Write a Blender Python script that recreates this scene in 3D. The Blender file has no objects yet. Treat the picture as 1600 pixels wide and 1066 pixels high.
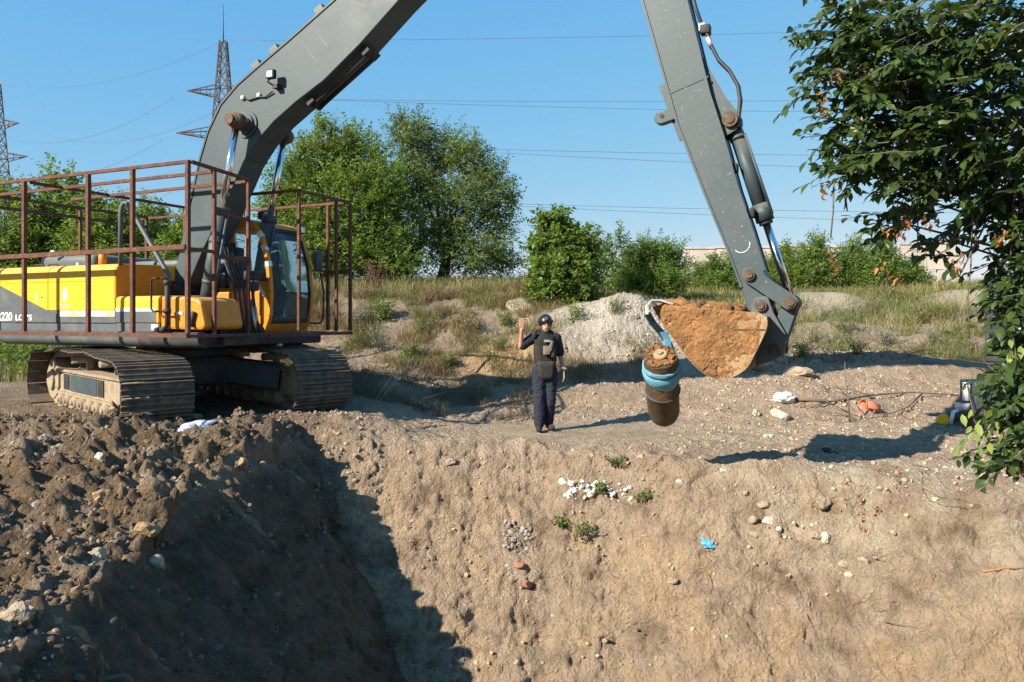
import bpy, bmesh, math, random
import numpy as np
from mathutils import Vector, Matrix, noise as mnoise
R = math.radians
random.seed(7)
rng = np.random.default_rng(7)
scn = bpy.context.scene
COL = scn.collection

# ------------------------------------------------------------------ camera, sky, sun, exposure
FPX, HV, CZ = 1200.0, 492.0, 1.8          # focal length in photo pixels, horizon row, eye height
cam_d = bpy.data.cameras.new('camera')
cam_d.sensor_width = 36.0
cam_d.lens = 36.0 * FPX / 1600.0
cam_d.shift_y = -(533.0 - HV) / 1600.0
cam_d.clip_start, cam_d.clip_end = 0.05, 6000
cam = bpy.data.objects.new('camera', cam_d)
cam.location = (0, 0, CZ)
cam.rotation_euler = (R(90), 0, 0)
COL.objects.link(cam)
scn.camera = cam
SUN_AZ, SUN_EL = 53.0, 30.5               # light travels towards +X/+Y (azimuth from +Y), down by the elevation
w = bpy.data.worlds.new('World'); scn.world = w; w.use_nodes = True
nt = w.node_tree; nt.nodes.clear()
sky = nt.nodes.new('ShaderNodeTexSky'); sky.sky_type = 'NISHITA'; sky.sun_disc = False
sky.sun_elevation = R(SUN_EL); sky.sun_rotation = R(SUN_AZ + 180)
sky.altitude = 3000; sky.air_density = 1.0; sky.dust_density = 1.0; sky.ozone_density = 6.0
bg = nt.nodes.new('ShaderNodeBackground'); bg.inputs['Strength'].default_value = 0.060
wo = nt.nodes.new('ShaderNodeOutputWorld')
# the camera's rendering of this clear sky: flatter in blue and green than the raw radiance
se_ = nt.nodes.new('ShaderNodeSeparateColor'); co_ = nt.nodes.new('ShaderNodeCombineColor'); nt.links.new(sky.outputs[0], se_.inputs[0])
for i_, (p_, k_) in enumerate(((.84, 1.93), (.36, 3.36), (.06, 6.2))):
    pw_ = nt.nodes.new('ShaderNodeMath'); pw_.operation = 'POWER'; pw_.inputs[1].default_value = p_; nt.links.new(se_.outputs[i_], pw_.inputs[0])
    ml_ = nt.nodes.new('ShaderNodeMath'); ml_.operation = 'MULTIPLY'; ml_.inputs[1].default_value = k_; nt.links.new(pw_.outputs[0], ml_.inputs[0]); nt.links.new(ml_.outputs[0], co_.inputs[i_])
nt.links.new(co_.outputs[0], bg.inputs[0]); nt.links.new(bg.outputs[0], wo.inputs[0])
sun_d = bpy.data.lights.new('sun', 'SUN'); sun_d.energy = 5.0; sun_d.angle = R(0.53); sun_d.color = (1.0, 0.91, 0.78)
sun = bpy.data.objects.new('sun', sun_d); COL.objects.link(sun)
ld = Vector((math.sin(R(SUN_AZ)) * math.cos(R(SUN_EL)), math.cos(R(SUN_AZ)) * math.cos(R(SUN_EL)), -math.sin(R(SUN_EL))))
sun.rotation_euler = ld.to_track_quat('-Z', 'Y').to_euler()
scn.view_settings.view_transform = 'Standard'; scn.view_settings.look = 'None'
scn.view_settings.exposure = 1.05; scn.view_settings.gamma = 1.0
scn.view_settings.use_curve_mapping = False

# ------------------------------------------------------------------ helpers
def at(u, v, Y):                           # a photo pixel at distance Y as a world point
    return Vector(((u - 800) / FPX * Y, Y, CZ + (HV - v) / FPX * Y))

def new_mat(name, col, rough=0.8, metal=0.0, spec=0.5):
    m = bpy.data.materials.new(name); m.use_nodes = True
    b = m.node_tree.nodes['Principled BSDF']
    b.inputs['Base Color'].default_value = (*col, 1)
    b.inputs['Roughness'].default_value = rough; b.inputs['Metallic'].default_value = metal
    b.inputs['Specular IOR Level'].default_value = spec
    return m

def N(m, t, **kw):
    n = m.node_tree.nodes.new(t)
    for k, v in kw.items():
        if k in n.inputs: n.inputs[k].default_value = v
        else: setattr(n, k, v)
    return n

def worn(name, col, col2, scale=6.0, rough=0.55, metal=0.0, thr=(0.45, 0.7), bump=0.0, spec=0.4, col3=None, scale3=60.0, thr3=(0.6, 0.7), dust=None):
    """paint or surface with patches of a second colour, specks of a third and dust that settled on upward faces"""
    m = new_mat(name, col, rough, metal, spec); T = m.node_tree; L = T.links
    b = T.nodes['Principled BSDF']
    tc = N(m, 'ShaderNodeTexCoord')
    n1 = N(m, 'ShaderNodeTexNoise', Scale=scale, Detail=8.0, Roughness=0.62); L.new(tc.outputs['Object'], n1.inputs['Vector'])
    r1 = N(m, 'ShaderNodeMapRange'); r1.inputs[1].default_value, r1.inputs[2].default_value = thr
    L.new(n1.outputs['Fac'], r1.inputs[0])
    mx = N(m, 'ShaderNodeMix', data_type='RGBA')
    mx.inputs[6].default_value = (*col, 1); mx.inputs[7].default_value = (*col2, 1); L.new(r1.outputs[0], mx.inputs[0])
    out = mx.outputs[2]
    if col3:
        n3 = N(m, 'ShaderNodeTexNoise', Scale=scale3, Detail=4.0, Roughness=0.7); L.new(tc.outputs['Object'], n3.inputs['Vector'])
        r3 = N(m, 'ShaderNodeMapRange'); r3.inputs[1].default_value, r3.inputs[2].default_value = thr3
        L.new(n3.outputs['Fac'], r3.inputs[0])
        m3 = N(m, 'ShaderNodeMix', data_type='RGBA'); m3.inputs[7].default_value = (*col3, 1)
        L.new(r3.outputs[0], m3.inputs[0]); L.new(out, m3.inputs[6]); out = m3.outputs[2]
    if dust:
        g = N(m, 'ShaderNodeNewGeometry'); sp = N(m, 'ShaderNodeSeparateXYZ'); L.new(g.outputs['Normal'], sp.inputs[0])
        rd = N(m, 'ShaderNodeMapRange'); rd.inputs[1].default_value, rd.inputs[2].default_value = 0.35, 1.0
        rd.inputs[4].default_value = dust[3]; L.new(sp.outputs[2], rd.inputs[0])
        md = N(m, 'ShaderNodeMix', data_type='RGBA'); md.inputs[7].default_value = (*dust[:3], 1)
        L.new(rd.outputs[0], md.inputs[0]); L.new(out, md.inputs[6]); out = md.outputs[2]
    L.new(out, b.inputs['Base Color'])
    rr = N(m, 'ShaderNodeMapRange'); rr.inputs[3].default_value = max(0.05, rough - 0.12); rr.inputs[4].default_value = min(1, rough + 0.2)
    L.new(n1.outputs['Fac'], rr.inputs[0]); L.new(rr.outputs[0], b.inputs['Roughness'])
    if bump:
        bp = N(m, 'ShaderNodeBump', Strength=bump, Distance=0.02); n4 = N(m, 'ShaderNodeTexNoise', Scale=scale * 6, Detail=6.0)
        L.new(tc.outputs['Object'], n4.inputs['Vector']); L.new(n4.outputs['Fac'], bp.inputs['Height']); L.new(bp.outputs[0], b.inputs['Normal'])
    return m

def leaf_mat(name, col, rough=0.5, trans=0.35, tcol=None):
    m = new_mat(name, col, rough, 0, 0.35); T = m.node_tree; L = T.links
    b = T.nodes['Principled BSDF']
    a = N(m, 'ShaderNodeAttribute', attribute_name='tint')
    mx = N(m, 'ShaderNodeMix', data_type='RGBA', blend_type='MULTIPLY'); mx.inputs[0].default_value = 1
    mx.inputs[6].default_value = (*col, 1); L.new(a.outputs['Color'], mx.inputs[7]); L.new(mx.outputs[2], b.inputs['Base Color'])
    tr = N(m, 'ShaderNodeBsdfTranslucent')
    tcol = tcol or tuple(min(1, c * 1.5) for c in col)
    m2 = N(m, 'ShaderNodeMix', data_type='RGBA', blend_type='MULTIPLY'); m2.inputs[0].default_value = 1
    m2.inputs[6].default_value = (*tcol, 1); L.new(a.outputs['Color'], m2.inputs[7]); L.new(m2.outputs[2], tr.inputs['Color'])
    ms = N(m, 'ShaderNodeMixShader'); ms.inputs[0].default_value = trans
    L.new(b.outputs[0], ms.inputs[1]); L.new(tr.outputs[0], ms.inputs[2])
    L.new(ms.outputs[0], T.nodes['Material Output'].inputs['Surface'])
    return m

def tag(o, label=None, cat=None, group=None, kind=None):
    if label: o['label'] = label
    if cat: o['category'] = cat
    if group: o['group'] = group
    if kind: o['kind'] = kind
    return o

def empty(name, loc=(0, 0, 0), rot=(0, 0, 0)):
    o = bpy.data.objects.new(name, None); COL.objects.link(o)
    o.location = loc; o.rotation_euler = rot; o.empty_display_size = 0.2
    return o

def link(name, me, parent=None, loc=None, rot=None):
    o = bpy.data.objects.new(name, me); COL.objects.link(o)
    if parent: o.parent = parent
    if loc is not None: o.location = loc
    if rot is not None: o.rotation_euler = rot
    return o

def copy_tree(o, parent=None):
    c = o.copy(); COL.objects.link(c)
    if parent: c.parent = parent; c.matrix_parent_inverse = o.matrix_parent_inverse
    for ch in list(o.children): copy_tree(ch, c)
    return c

class MB:
    """collects shapes and links them as ONE mesh object"""
    def __init__(s): s.v = []; s.f = []; s.sm = []
    def add(s, vs, fs, smooth=False, M=None):
        b = len(s.v)
        for p in vs:
            p = Vector(p)
            s.v.append(M @ p if M is not None else p)
        for f in fs: s.f.append([b + i for i in f]); s.sm.append(smooth)
        return s
    def box(s, x0, x1, y0, y1, z0, z1, M=None):
        return s.add([(x, y, z) for z in (z0, z1) for y in (y0, y1) for x in (x0, x1)],
                     [(0, 2, 3, 1), (4, 5, 7, 6), (0, 1, 5, 4), (2, 6, 7, 3), (0, 4, 6, 2), (1, 3, 7, 5)], False, M)
    def bbox(s, x0, x1, y0, y1, z0, z1, b=0.03, seg=2, M=None):
        bm = bmesh.new(); bmesh.ops.create_cube(bm, size=1)
        for v in bm.verts:
            v.co = Vector(((x0 + x1) / 2 + v.co.x * (x1 - x0), (y0 + y1) / 2 + v.co.y * (y1 - y0), (z0 + z1) / 2 + v.co.z * (z1 - z0)))
        bmesh.ops.bevel(bm, geom=bm.edges[:] , offset=b, segments=seg, profile=0.5, affect='EDGES')
        s.addbm(bm, M, True); return s
    def addbm(s, bm, M=None, smooth=False):
        bm.verts.index_update()
        s.add([v.co.copy() for v in bm.verts], [[v.index for v in f.verts] for f in bm.faces], smooth, M); bm.free()
    def bar(s, a, b, wx, wz=None, up=(0, 0, 1)):
        a, b = Vector(a), Vector(b); wz = wz or wx; d = (b - a); Ln = d.length; d.normalize()
        up = Vector(up)
        if abs(d.dot(up)) > 0.98: up = Vector((0, 1, 0))
        x = d.cross(up).normalized(); z = x.cross(d)
        vs = []
        for t in (a, b):
            for i, j in ((-1, -1), (1, -1), (1, 1), (-1, 1)): vs.append(t + x * i * wx / 2 + z * j * wz / 2)
        return s.add(vs, [(0, 1, 2, 3), (7, 6, 5, 4), (0, 4, 5, 1), (1, 5, 6, 2), (2, 6, 7, 3), (3, 7, 4, 0)])
    def tube(s, pts, r, n=8, caps=True, flat=None):
        pts = [Vector(p) for p in pts]; rs = r if isinstance(r, (list, tuple)) else [r] * len(pts)
        rings = []; x = None
        for i, p in enumerate(pts):
            d = (pts[min(i + 1, len(pts) - 1)] - pts[max(i - 1, 0)])
            d = d.normalized() if d.length > 1e-9 else Vector((0, 0, 1))
            if x is None:
                x = d.orthogonal().normalized()
                if flat is not None: x = (Vector(flat) - d * d.dot(Vector(flat))).normalized()
            else:
                x = (x - d * x.dot(d)); x = x.normalized() if x.length > 1e-6 else d.orthogonal().normalized()
            y = d.cross(x)
            rings.append([p + (x * math.cos(2 * math.pi * k / n) + y * math.sin(2 * math.pi * k / n)) * rs[i] for k in range(n)])
        vs = [q for rg in rings for q in rg]; fs = []
        for i in range(len(pts) - 1):
            for k in range(n):
                fs.append((i * n + k, i * n + (k + 1) % n, (i + 1) * n + (k + 1) % n, (i + 1) * n + k))
        s.add(vs, fs, True)
        if caps:
            b = len(s.v) - len(vs)
            s.f.append([b + k for k in range(n)][::-1]); s.sm.append(False)
            s.f.append([b + (len(pts) - 1) * n + k for k in range(n)]); s.sm.append(False)
        return s
    def cyl(s, a, b, r0, r1=None, n=16): return s.tube([a, b], [r0, r1 if r1 is not None else r0], n)
    def prism(s, poly, y0, y1, M=None):
        """polygon in x,z extruded along y"""
        n = len(poly); ar = sum(poly[i][0] * poly[(i + 1) % n][1] - poly[(i + 1) % n][0] * poly[i][1] for i in range(n))
        if ar < 0: poly = poly[::-1]
        vs = [(x, y0, z) for x, z in poly] + [(x, y1, z) for x, z in poly]
        fs = [list(range(n)), list(range(2 * n - 1, n - 1, -1))] + [(i, n + i, n + (i + 1) % n, (i + 1) % n) for i in range(n)]
        return s.add(vs, fs, False, M)
    def ico(s, c, r, sub=1, sc=(1, 1, 1), jit=0.0, seed=0, M=None):
        bm = bmesh.new(); bmesh.ops.create_icosphere(bm, subdivisions=sub, radius=1)
        rd = random.Random(seed)
        off = Vector((rd.random() * 50, rd.random() * 50, rd.random() * 50))
        for v in bm.verts:
            k = 1 + jit * 2 * mnoise.noise(v.co * 1.3 + off) + jit * mnoise.noise(v.co * 3 + off)
            v.co = Vector(c) + Vector((v.co.x * sc[0], v.co.y * sc[1], v.co.z * sc[2])) * r * k
        s.addbm(bm, M, sub > 1); return s
    def mesh(s, name, mat=None):
        me = bpy.data.meshes.new(name); me.from_pydata([tuple(v) for v in s.v], [], s.f)
        me.polygons.foreach_set('use_smooth', s.sm); me.update()
        if mat: me.materials.append(mat)
        return me
    def build(s, name, mat=None, parent=None, bev=0.0, auto=True):
        o = link(name, s.mesh(name, mat), parent)
        if bev:
            bm = bmesh.new(); bm.from_mesh(o.data)
            bmesh.ops.remove_doubles(bm, verts=bm.verts, dist=1e-5)
            es = [e for e in bm.edges if len(e.link_faces) == 2 and e.calc_face_angle(0) > 0.6]
            bmesh.ops.bevel(bm, geom=es, offset=bev, segments=2, profile=0.5, affect='EDGES', clamp_overlap=True)
            bm.to_mesh(o.data); bm.free()
        return o

def arr_mesh(name, V, F, mat=None, tint=None, smooth=False):
    """fast mesh from arrays: V (n,3), F (m,k)"""
    V = np.asarray(V, np.float32); F = np.asarray(F, np.int32); k = F.shape[1]
    me = bpy.data.meshes.new(name); me.vertices.add(len(V)); me.vertices.foreach_set('co', V.ravel())
    me.loops.add(F.size); me.loops.foreach_set('vertex_index', F.ravel())
    me.polygons.add(len(F)); me.polygons.foreach_set('loop_start', np.arange(len(F), dtype=np.int32) * k)
    me.polygons.foreach_set('use_smooth', np.full(len(F), smooth, bool))
    me.update(calc_edges=True)
    if tint is not None:
        a = me.color_attributes.new('tint', 'FLOAT_COLOR', 'POINT')
        t = np.ones((len(V), 4), np.float32); t[:, :3] = tint; a.data.foreach_set('color', t.ravel())
    if mat: me.materials.append(mat)
    return me

def one_mesh(o, *mods):
    """freeze an object's modifiers into its mesh"""
    dg = bpy.context.evaluated_depsgraph_get(); dg.update()
    me = bpy.data.meshes.new_from_object(o.evaluated_get(dg)); old = o.data
    o.modifiers.clear(); o.data = me; bpy.data.meshes.remove(old)
    return o

# numpy noise -------------------------------------------------------
_P = np.random.default_rng(3).permutation(512).astype(np.int64); _P = np.concatenate([_P, _P, _P])
_G = np.random.default_rng(4).normal(size=(512, 3)); _G /= np.linalg.norm(_G, axis=1)[:, None]
def pn(x, y, z):
    xi, yi, zi = np.floor(x).astype(np.int64), np.floor(y).astype(np.int64), np.floor(z).astype(np.int64)
    xf, yf, zf = x - xi, y - yi, z - zi
    fu, fv, fw = (t * t * t * (t * (t * 6 - 15) + 10) for t in (xf, yf, zf))
    xi &= 511; yi &= 511; zi &= 511
    r = 0
    for dx in (0, 1):
        wx = fu if dx else 1 - fu
        for dy in (0, 1):
            wy = fv if dy else 1 - fv
            for dz in (0, 1):
                wz = fw if dz else 1 - fw
                g = _G[_P[_P[_P[(xi + dx) & 511] + ((yi + dy) & 511)] + ((zi + dz) & 511)]]
                r = r + wx * wy * wz * (g[..., 0] * (xf - dx) + g[..., 1] * (yf - dy) + g[..., 2] * (zf - dz))
    return r * 1.5
def fbm(x, y, z, o=4, g=0.5):
    r = 0; a = 1
    for i in range(o): r = r + a * pn(x * 2 ** i + 17 * i, y * 2 ** i + 5 * i, z * 2 ** i + 9 * i); a *= g
    return r
def ss(a, b, x):
    t = np.clip((x - a) / (b - a), 0, 1); return t * t * (3 - 2 * t)

# ------------------------------------------------------------------ the ground
CX, CY, ZG = -5.16, 12.08, 0.30           # excavator's slew centre and the ground it stands on
def bump2(x, y, cx, cy, rx, ry, h, p=1.0):
    return h * np.exp(-(((x - cx) / rx) ** 2 + ((y - cy) / ry) ** 2) ** p)
def zbase(x, y):
    x = np.asarray(x, float); y = np.asarray(y, float)
    # level ground and the rise of the waste land behind
    zr = np.interp(y, [12.6, 14.5, 16.5, 18.5, 21, 24, 32, 42, 60, 120, 400], [0, .32, .58, .86, 1.35, 1.9, 2.7, 3.4, 3.9, 4.3, 5])
    zm = np.interp(y, [13, 15.0, 16.2, 17.5, 19, 21, 24, 32, 42, 60, 120, 400], [0.02, .20, .52, 1.0, 1.75, 2.35, 2.65, 3.0, 3.5, 3.9, 4.3, 5])
    zl = np.interp(y, [15, 18, 22, 28, 40, 60, 120, 400], [0, .15, .7, 1.6, 2.6, 3.6, 4.3, 5])
    k1 = ss(-10.5, -6.5, x); k2 = ss(1.5, 5.5, x)
    z = zl * (1 - k1) + k1 * (zm * (1 - k2) + zr * k2)
    # ground under the machine and spoil on the left
    z = z + 0.30 * ss(-0.8, -2.6, x) * ss(19, 15.5, y) * ss(5.5, 8.5, y)
    z = z + bump2(x, y, -5.2, 8.2, 2.4, 1.3, .17)
    z = z - bump2(x, y, -3.6, 6.4, 1.3, 2.2, .28, 1.2) + bump2(x, y, -4.6, 4.9, 1.0, 1.0, .15)
    # heaps and banks
    z = z + bump2(x, y, 2.75, 17.7, 1.85, 1.3, 1.22, .75)
    z = z + bump2(x, y, 0.15, 16.7, 1.0, .5, .5) + bump2(x, y, 2.2, 14.6, 1.9, .7, .22)
    z = z + bump2(x, y, 4.9, 13.6, 1.5, .8, .38) + bump2(x, y, 7.6, 16.6, 2.2, 1.1, .35)
    z = z + bump2(x, y, 9.9, 24.5, 1.7, 1.6, .55, 1.3) + bump2(x, y, 15.0, 25.0, 1.6, 1.6, .6, 1.3) + bump2(x, y, 12.4, 27, 2, 2, .3)
    z = z - bump2(x, y, -1.6, 14.3, 1.7, .9, .14)
    for mx, my, mw, mh in ((6.2, 19.5, 1.2, .28), (8.6, 20.6, 1.4, .34), (11.0, 19.2, 1.3, .30), (4.6, 21.5, 1.1, .3), (13.2, 21.8, 1.6, .4), (6.8, 23.2, 1.3, .3), (-3.6, 19.0, .9, .22), (-1.4, 18.0, .8, .2), (.4, 19.8, .9, .25)): z = z + bump2(x, y, mx, my, mw, mw * .6, mh)
    z = z + bump2(x, y, -.4, 10.45, .8, .22, .10) + bump2(x, y, -2.1, 10.75, .7, .3, .12)
    # the pit
    yr = np.interp(x, [-5, -3, -.8, .4, 1.6, 3, 4.4, 5.4, 9, 14], [10.7, 10.6, 10.2, 10.25, 9.85, 9.2, 8.8, 8.3, 6.6, 4])
    yr = yr + 0.16 * pn(x * 1.1, x * 0 + 3.3, x * 0) + 0.06 * pn(x * 3.7, x * 0 + 1.3, x * 0)
    d = yr - y
    zb = np.interp(d, [0, .12, .36, 1.0, 2.1, 3.0, 4.2], [0, -.05, -.34, -1.13, -2.3, -2.9, -3.0])
    soft = np.interp(d, [0, .4, 1.1, 2.4, 3.4], [0, -.14, -.78, -2.3, -3.0])
    kr = ss(3.2, 5.2, x); zb = zb * (1 - kr) + soft * kr
    xl = np.interp(y, [0, 3, 4, 5, 6, 7.5, 9, 10.5, 12], [-2.6, -2.7, -2.8, -3.0, -3.4, -3.45, -3.22, -3.05, -3.0])
    xl = xl + 0.20 * pn(y * .9, y * 0 + 7.7, y * 0) + 0.16 * pn(y * 2.3, y * 0 + 2.2, y * 0) + .06 * pn(y * 6, y * 0 + 2.2, y * 0)
    e = x - xl
    zlft = np.interp(e, [0, .2, .7, 2.3, 3.2], [0, -.08, -.6, -2.35, -3.0])
    zn = np.interp(y, [1.6, 2.0, 3.0], [0, -.4, -3.0])
    zrt = np.interp(13 - x, [0, 2.4, 3.2], [0, -2.6, -3.0])
    return z * np.where(np.maximum.reduce([zb, zlft, zn]) < 0, 0.999, 1.0) + np.maximum.reduce([zb, zlft, zn, zrt, np.full_like(zb, -3.0)])
def gz(x, y): return float(zbase(np.array([x]), np.array([y]))[0])
def hit(u, v, y0=3.0, y1=80.0):            # where a sight line meets the ground
    ys = np.linspace(y0, y1, 4000); p = np.array([(u - 800) / FPX * ys, ys, CZ + (HV - v) / FPX * ys])
    below = np.nonzero(p[2] < zbase(p[0], p[1]))[0]
    i = below[0] if len(below) else len(ys) - 1
    return Vector((p[0][i], p[1][i], gz(p[0][i], p[1][i])))

def axis(lo, hi, step, far0, far1, g=1.13):
    a = list(np.arange(lo, hi + 1e-6, step)); s = step; x = a[0]; L = []
    while x > far0: s *= g; x -= s; L.append(x)
    s = step; x = a[-1]; Rr = []
    while x < far1: s *= g; x += s; Rr.append(x)
    return np.array(L[::-1] + a + Rr)
gx = np.concatenate([axis(-7.4, -4.0, .05, -1800, -4.0)[:-1], np.arange(-4.0, 6.2, .022), axis(6.2, 9.0, .04, 6.2, 1800)[0:]])
gx = np.unique(np.round(gx[(np.diff(gx, append=gx[-1] + 9) > 1e-3)], 4))
gy = np.concatenate([axis(3.0, 3.1, .05, -60, 3.1)[:-1], np.arange(3.1, 7.0, .032), np.arange(7.0, 11.3, .018), axis(11.3, 17.5, .04, 11.3, 2500, 1.06)])
gy = np.unique(np.round(gy[(np.diff(gy, append=gy[-1] + 9) > 1e-3)], 4))
GX, GY = np.meshgrid(gx, gy)
GZ = zbase(GX, GY)
dzx = np.gradient(GZ, axis=1) / np.gradient(GX, axis=1); dzy = np.gradient(GZ, axis=0) / np.gradient(GY, axis=0)
nn = np.stack([-dzx, -dzy, np.ones_like(GZ)], -1); nn /= np.linalg.norm(nn, axis=-1)[..., None]
X, Y, Z = GX, GY, GZ
near = ss(30, 17, np.hypot(X, Y)) 
steep = ss(.95, .75, nn[..., 2])
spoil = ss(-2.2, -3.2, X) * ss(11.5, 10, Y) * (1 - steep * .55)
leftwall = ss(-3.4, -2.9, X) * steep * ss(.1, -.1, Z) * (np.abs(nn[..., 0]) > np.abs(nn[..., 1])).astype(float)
path = ss(10.3, 10.9, Y) * ss(12.9, 12.2, Y) * ss(-1.2, 0.2, X) * ss(3.6, 2.2, X)
rough = near * (1 - .8 * path)
f1 = fbm(X * .9, Y * .9, Z * .9, 3); f2 = fbm(X * 3.1, Y * 3.1, Z * 3.1, 4, .55)
b1 = np.abs(fbm(X * 4.3 + 9, Y * 4.3, Z * 4.3, 3)); b2 = np.abs(pn(X * 11, Y * 11 + 4, Z * 11)); b3 = np.abs(pn(X * 21 + 4, Y * 21, Z * 21)) 
f4 = fbm(X * 26, Y * 26, Z * 26, 2)
st = fbm(X * 7.0 + Z * 1.5, Y * 7, Z * 2.2, 3)        # digger-tooth streaks running down the walls
disp = f1 * .07 + f2 * .034 + b1 * .045 + b2 * .020 + b3 * .012 + f4 * .006
st2 = fbm(X * 17.0 + Z * 3, Y * 17, Z * 5.0, 3, .6); st3 = fbm(X * 3.2 - Z * 1.2, Y * 3, Z * 1.1, 2)
disp = disp + steep * (st * .040 - np.clip(st - .34, 0, 1) * .16 + st2 * .020 - np.clip(st2 - .42, 0, 1) * .07 + st3 * .05)
cl_ = np.clip(fbm(X * 2.3 + 6, Y * 2.3, Z * 2.3, 2) + .1, 0, 1); disp = disp + steep * cl_ * (b2 * .05 + np.abs(f4) * .012)
disp = disp * (1 - .58 * steep) + spoil * ss(10.6, 9.3, Y) * (fbm(X * 1.15 + 2, Y * 1.15, Z * 0, 2) * .11 + np.abs(f2) * .11 + b1 * .13 + b2 * .045 + b3 * .02)
wx = X + .25 * fbm(X * 1.5, Y * 1.5, Z * 1.5 + 5, 2); wz = Z + .25 * fbm(X * 1.5 + 9, Y * 1.5, Z * 1.5, 2)
ck1 = ss(.075, .0, np.abs(fbm(wx * 2.6, Y * .4, wz * 1.1, 2))) * ss(-.1, .35, fbm(X * 1.3 + 7, Y * 1.3, Z * 1.3, 2)); ck2 = ss(.07, .0, np.abs(pn(wx * 5.5 + 3, Y * .4, wz * 4.0))) * ss(.0, .4, fbm(X * 1.7 + 2, Y * 1.7, Z * 1.7 + 4, 2))
chip = np.clip(fbm(wx * 9, Y * 6, wz * 6.5, 3, .6) - .30, 0, 1); chip2 = ss(.32, .42, fbm(wx * 6.5 + 3, Y * 4, wz * 3.2, 3, .6))
disp = disp - steep * (ck1 * .045 + ck2 * .028 + chip * .062 + chip2 * .026) * ss(-3, -2.4, X)
disp = disp + steep * np.abs(fbm(wx * 15, Y * 12, wz * 9, 2)) * .022
ledge = np.clip(fbm(X * 1.6 + 3, Y * 1.6, Z * 4.2, 3) - .18, 0, 1); disp = disp - steep * ledge * .14
disp = disp * rough + (1 - near) * f1 * .05
PX = X + nn[..., 0] * disp; PY = Y + nn[..., 1] * disp; PZ = Z + nn[..., 2] * disp
V = np.stack([PX, PY, PZ], -1).reshape(-1, 3)
ny, nx = GX.shape; idx = np.arange(ny * nx).reshape(ny, nx)
F = np.stack([idx[:-1, :-1], idx[:-1, 1:], idx[1:, 1:], idx[1:, :-1]], -1).reshape(-1, 4)
# soil colours by kind of soil, plus painted shade on the left pit wall
def mixc(c, c2, k): return c * (1 - k[..., None]) + np.array(c2) * k[..., None]
c = np.zeros(GX.shape + (3,)) + np.array((.365, .272, .188))
q1 = fbm(X * .55 + 4, Y * .55, Z * 1.1 + 2, 4); q2 = fbm(X * 1.7, Y * 1.7 + 8, Z * 2.4, 4, .6); q3 = fbm(X * 6, Y * 6, Z * 6 + 3, 3, .6)
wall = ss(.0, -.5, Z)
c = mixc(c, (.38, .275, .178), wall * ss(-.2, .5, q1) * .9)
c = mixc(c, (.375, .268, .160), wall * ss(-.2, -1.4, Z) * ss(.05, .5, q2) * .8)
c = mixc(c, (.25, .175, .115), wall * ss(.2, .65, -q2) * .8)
c = mixc(c, (.41, .345, .255), ss(1.8, 3.8, X) * ss(10.2, 9.0, Y) * ss(-1.5, -.1, Z) * ss(-.45, .35, q2) * .85)
c = mixc(c, (.41, .318, .212), ss(-.3, .1, Z) * ss(.2, .0, np.abs(Z)) * ss(12.7, 12, Y) * ss(10, 10.6, Y) * ss(-1.5, 0, X) * .7)
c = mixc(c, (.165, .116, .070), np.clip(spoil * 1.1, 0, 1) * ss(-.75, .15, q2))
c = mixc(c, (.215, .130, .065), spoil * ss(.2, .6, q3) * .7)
c = mixc(c, (.125, .090, .060), leftwall * .9)  # dark dug soil, toned down further to deepen this wall's shade
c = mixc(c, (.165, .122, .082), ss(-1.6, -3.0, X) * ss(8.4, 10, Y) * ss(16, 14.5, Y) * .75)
bk = ss(13.0, 15.2, Y)
c = mixc(c, (.225, .165, .105), bk * ss(24, 19, Y) * ss(3.4, 1.5, X) * ss(-.45, .35, q2))
c = mixc(c, (.42, .262, .115), bump2(X, Y, 0.1, 16.3, 1.1, .5, 1.0) * ss(-.3, .3, q2 + .3))
pile = np.clip(bump2(X, Y, 2.75, 17.7, 2.3, 1.6, 1.35), 0, 1)
c = mixc(c, (.44, .388, .315), pile)
c = mixc(c, (.40, .34, .24), np.clip(bump2(X, Y, 9.9, 24.2, 1.9, 1.7, 1.2) + bump2(X, Y, 15, 24.5, 1.8, 1.7, 1.2), 0, 1))
grassy = np.clip(ss(17.5, 23, Y) * .9 + ss(40, 80, Y), 0, 1) * (1 - np.clip(bump2(X, Y, 9.9, 24.2, 1.5, 1.4, 1) + bump2(X, Y, 15, 24.5, 1.5, 1.4, 1), 0, 1)) * (1 - pile)
c = mixc(c, (.185, .155, .075), grassy * ss(-.2, .5, q2) * .85)
c = c * (1 + .22 * q3 + .16 * q2)[..., None]
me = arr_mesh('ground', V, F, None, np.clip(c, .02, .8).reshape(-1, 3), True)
m_ground = new_mat('soil', (.3, .23, .15), .95, 0, .15); T = m_ground.node_tree; L = T.links; b = T.nodes['Principled BSDF']
a = N(m_ground, 'ShaderNodeAttribute', attribute_name='tint'); tc = N(m_ground, 'ShaderNodeTexCoord')
n1 = N(m_ground, 'ShaderNodeTexNoise', Scale=38.0, Detail=8.0, Roughness=.7); n2 = N(m_ground, 'ShaderNodeTexVoronoi', Scale=26.0)
L.new(tc.outputs['Object'], n1.inputs['Vector'])
n0 = N(m_ground, 'ShaderNodeTexNoise', Scale=9.0, Detail=4.0); L.new(tc.outputs['Object'], n0.inputs['Vector'])
vm = N(m_ground, 'ShaderNodeMix', data_type='RGBA'); vm.inputs[0].default_value = .05
L.new(tc.outputs['Object'], vm.inputs[6]); L.new(n0.outputs['Color'], vm.inputs[7]); L.new(vm.outputs[2], n2.inputs['Vector'])
rg = N(m_ground, 'ShaderNodeMapRange'); rg.inputs[1].default_value, rg.inputs[2].default_value = .25, .75
rg.inputs[3].default_value, rg.inputs[4].default_value = .74, 1.24; L.new(n1.outputs['Fac'], rg.inputs[0])
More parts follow.
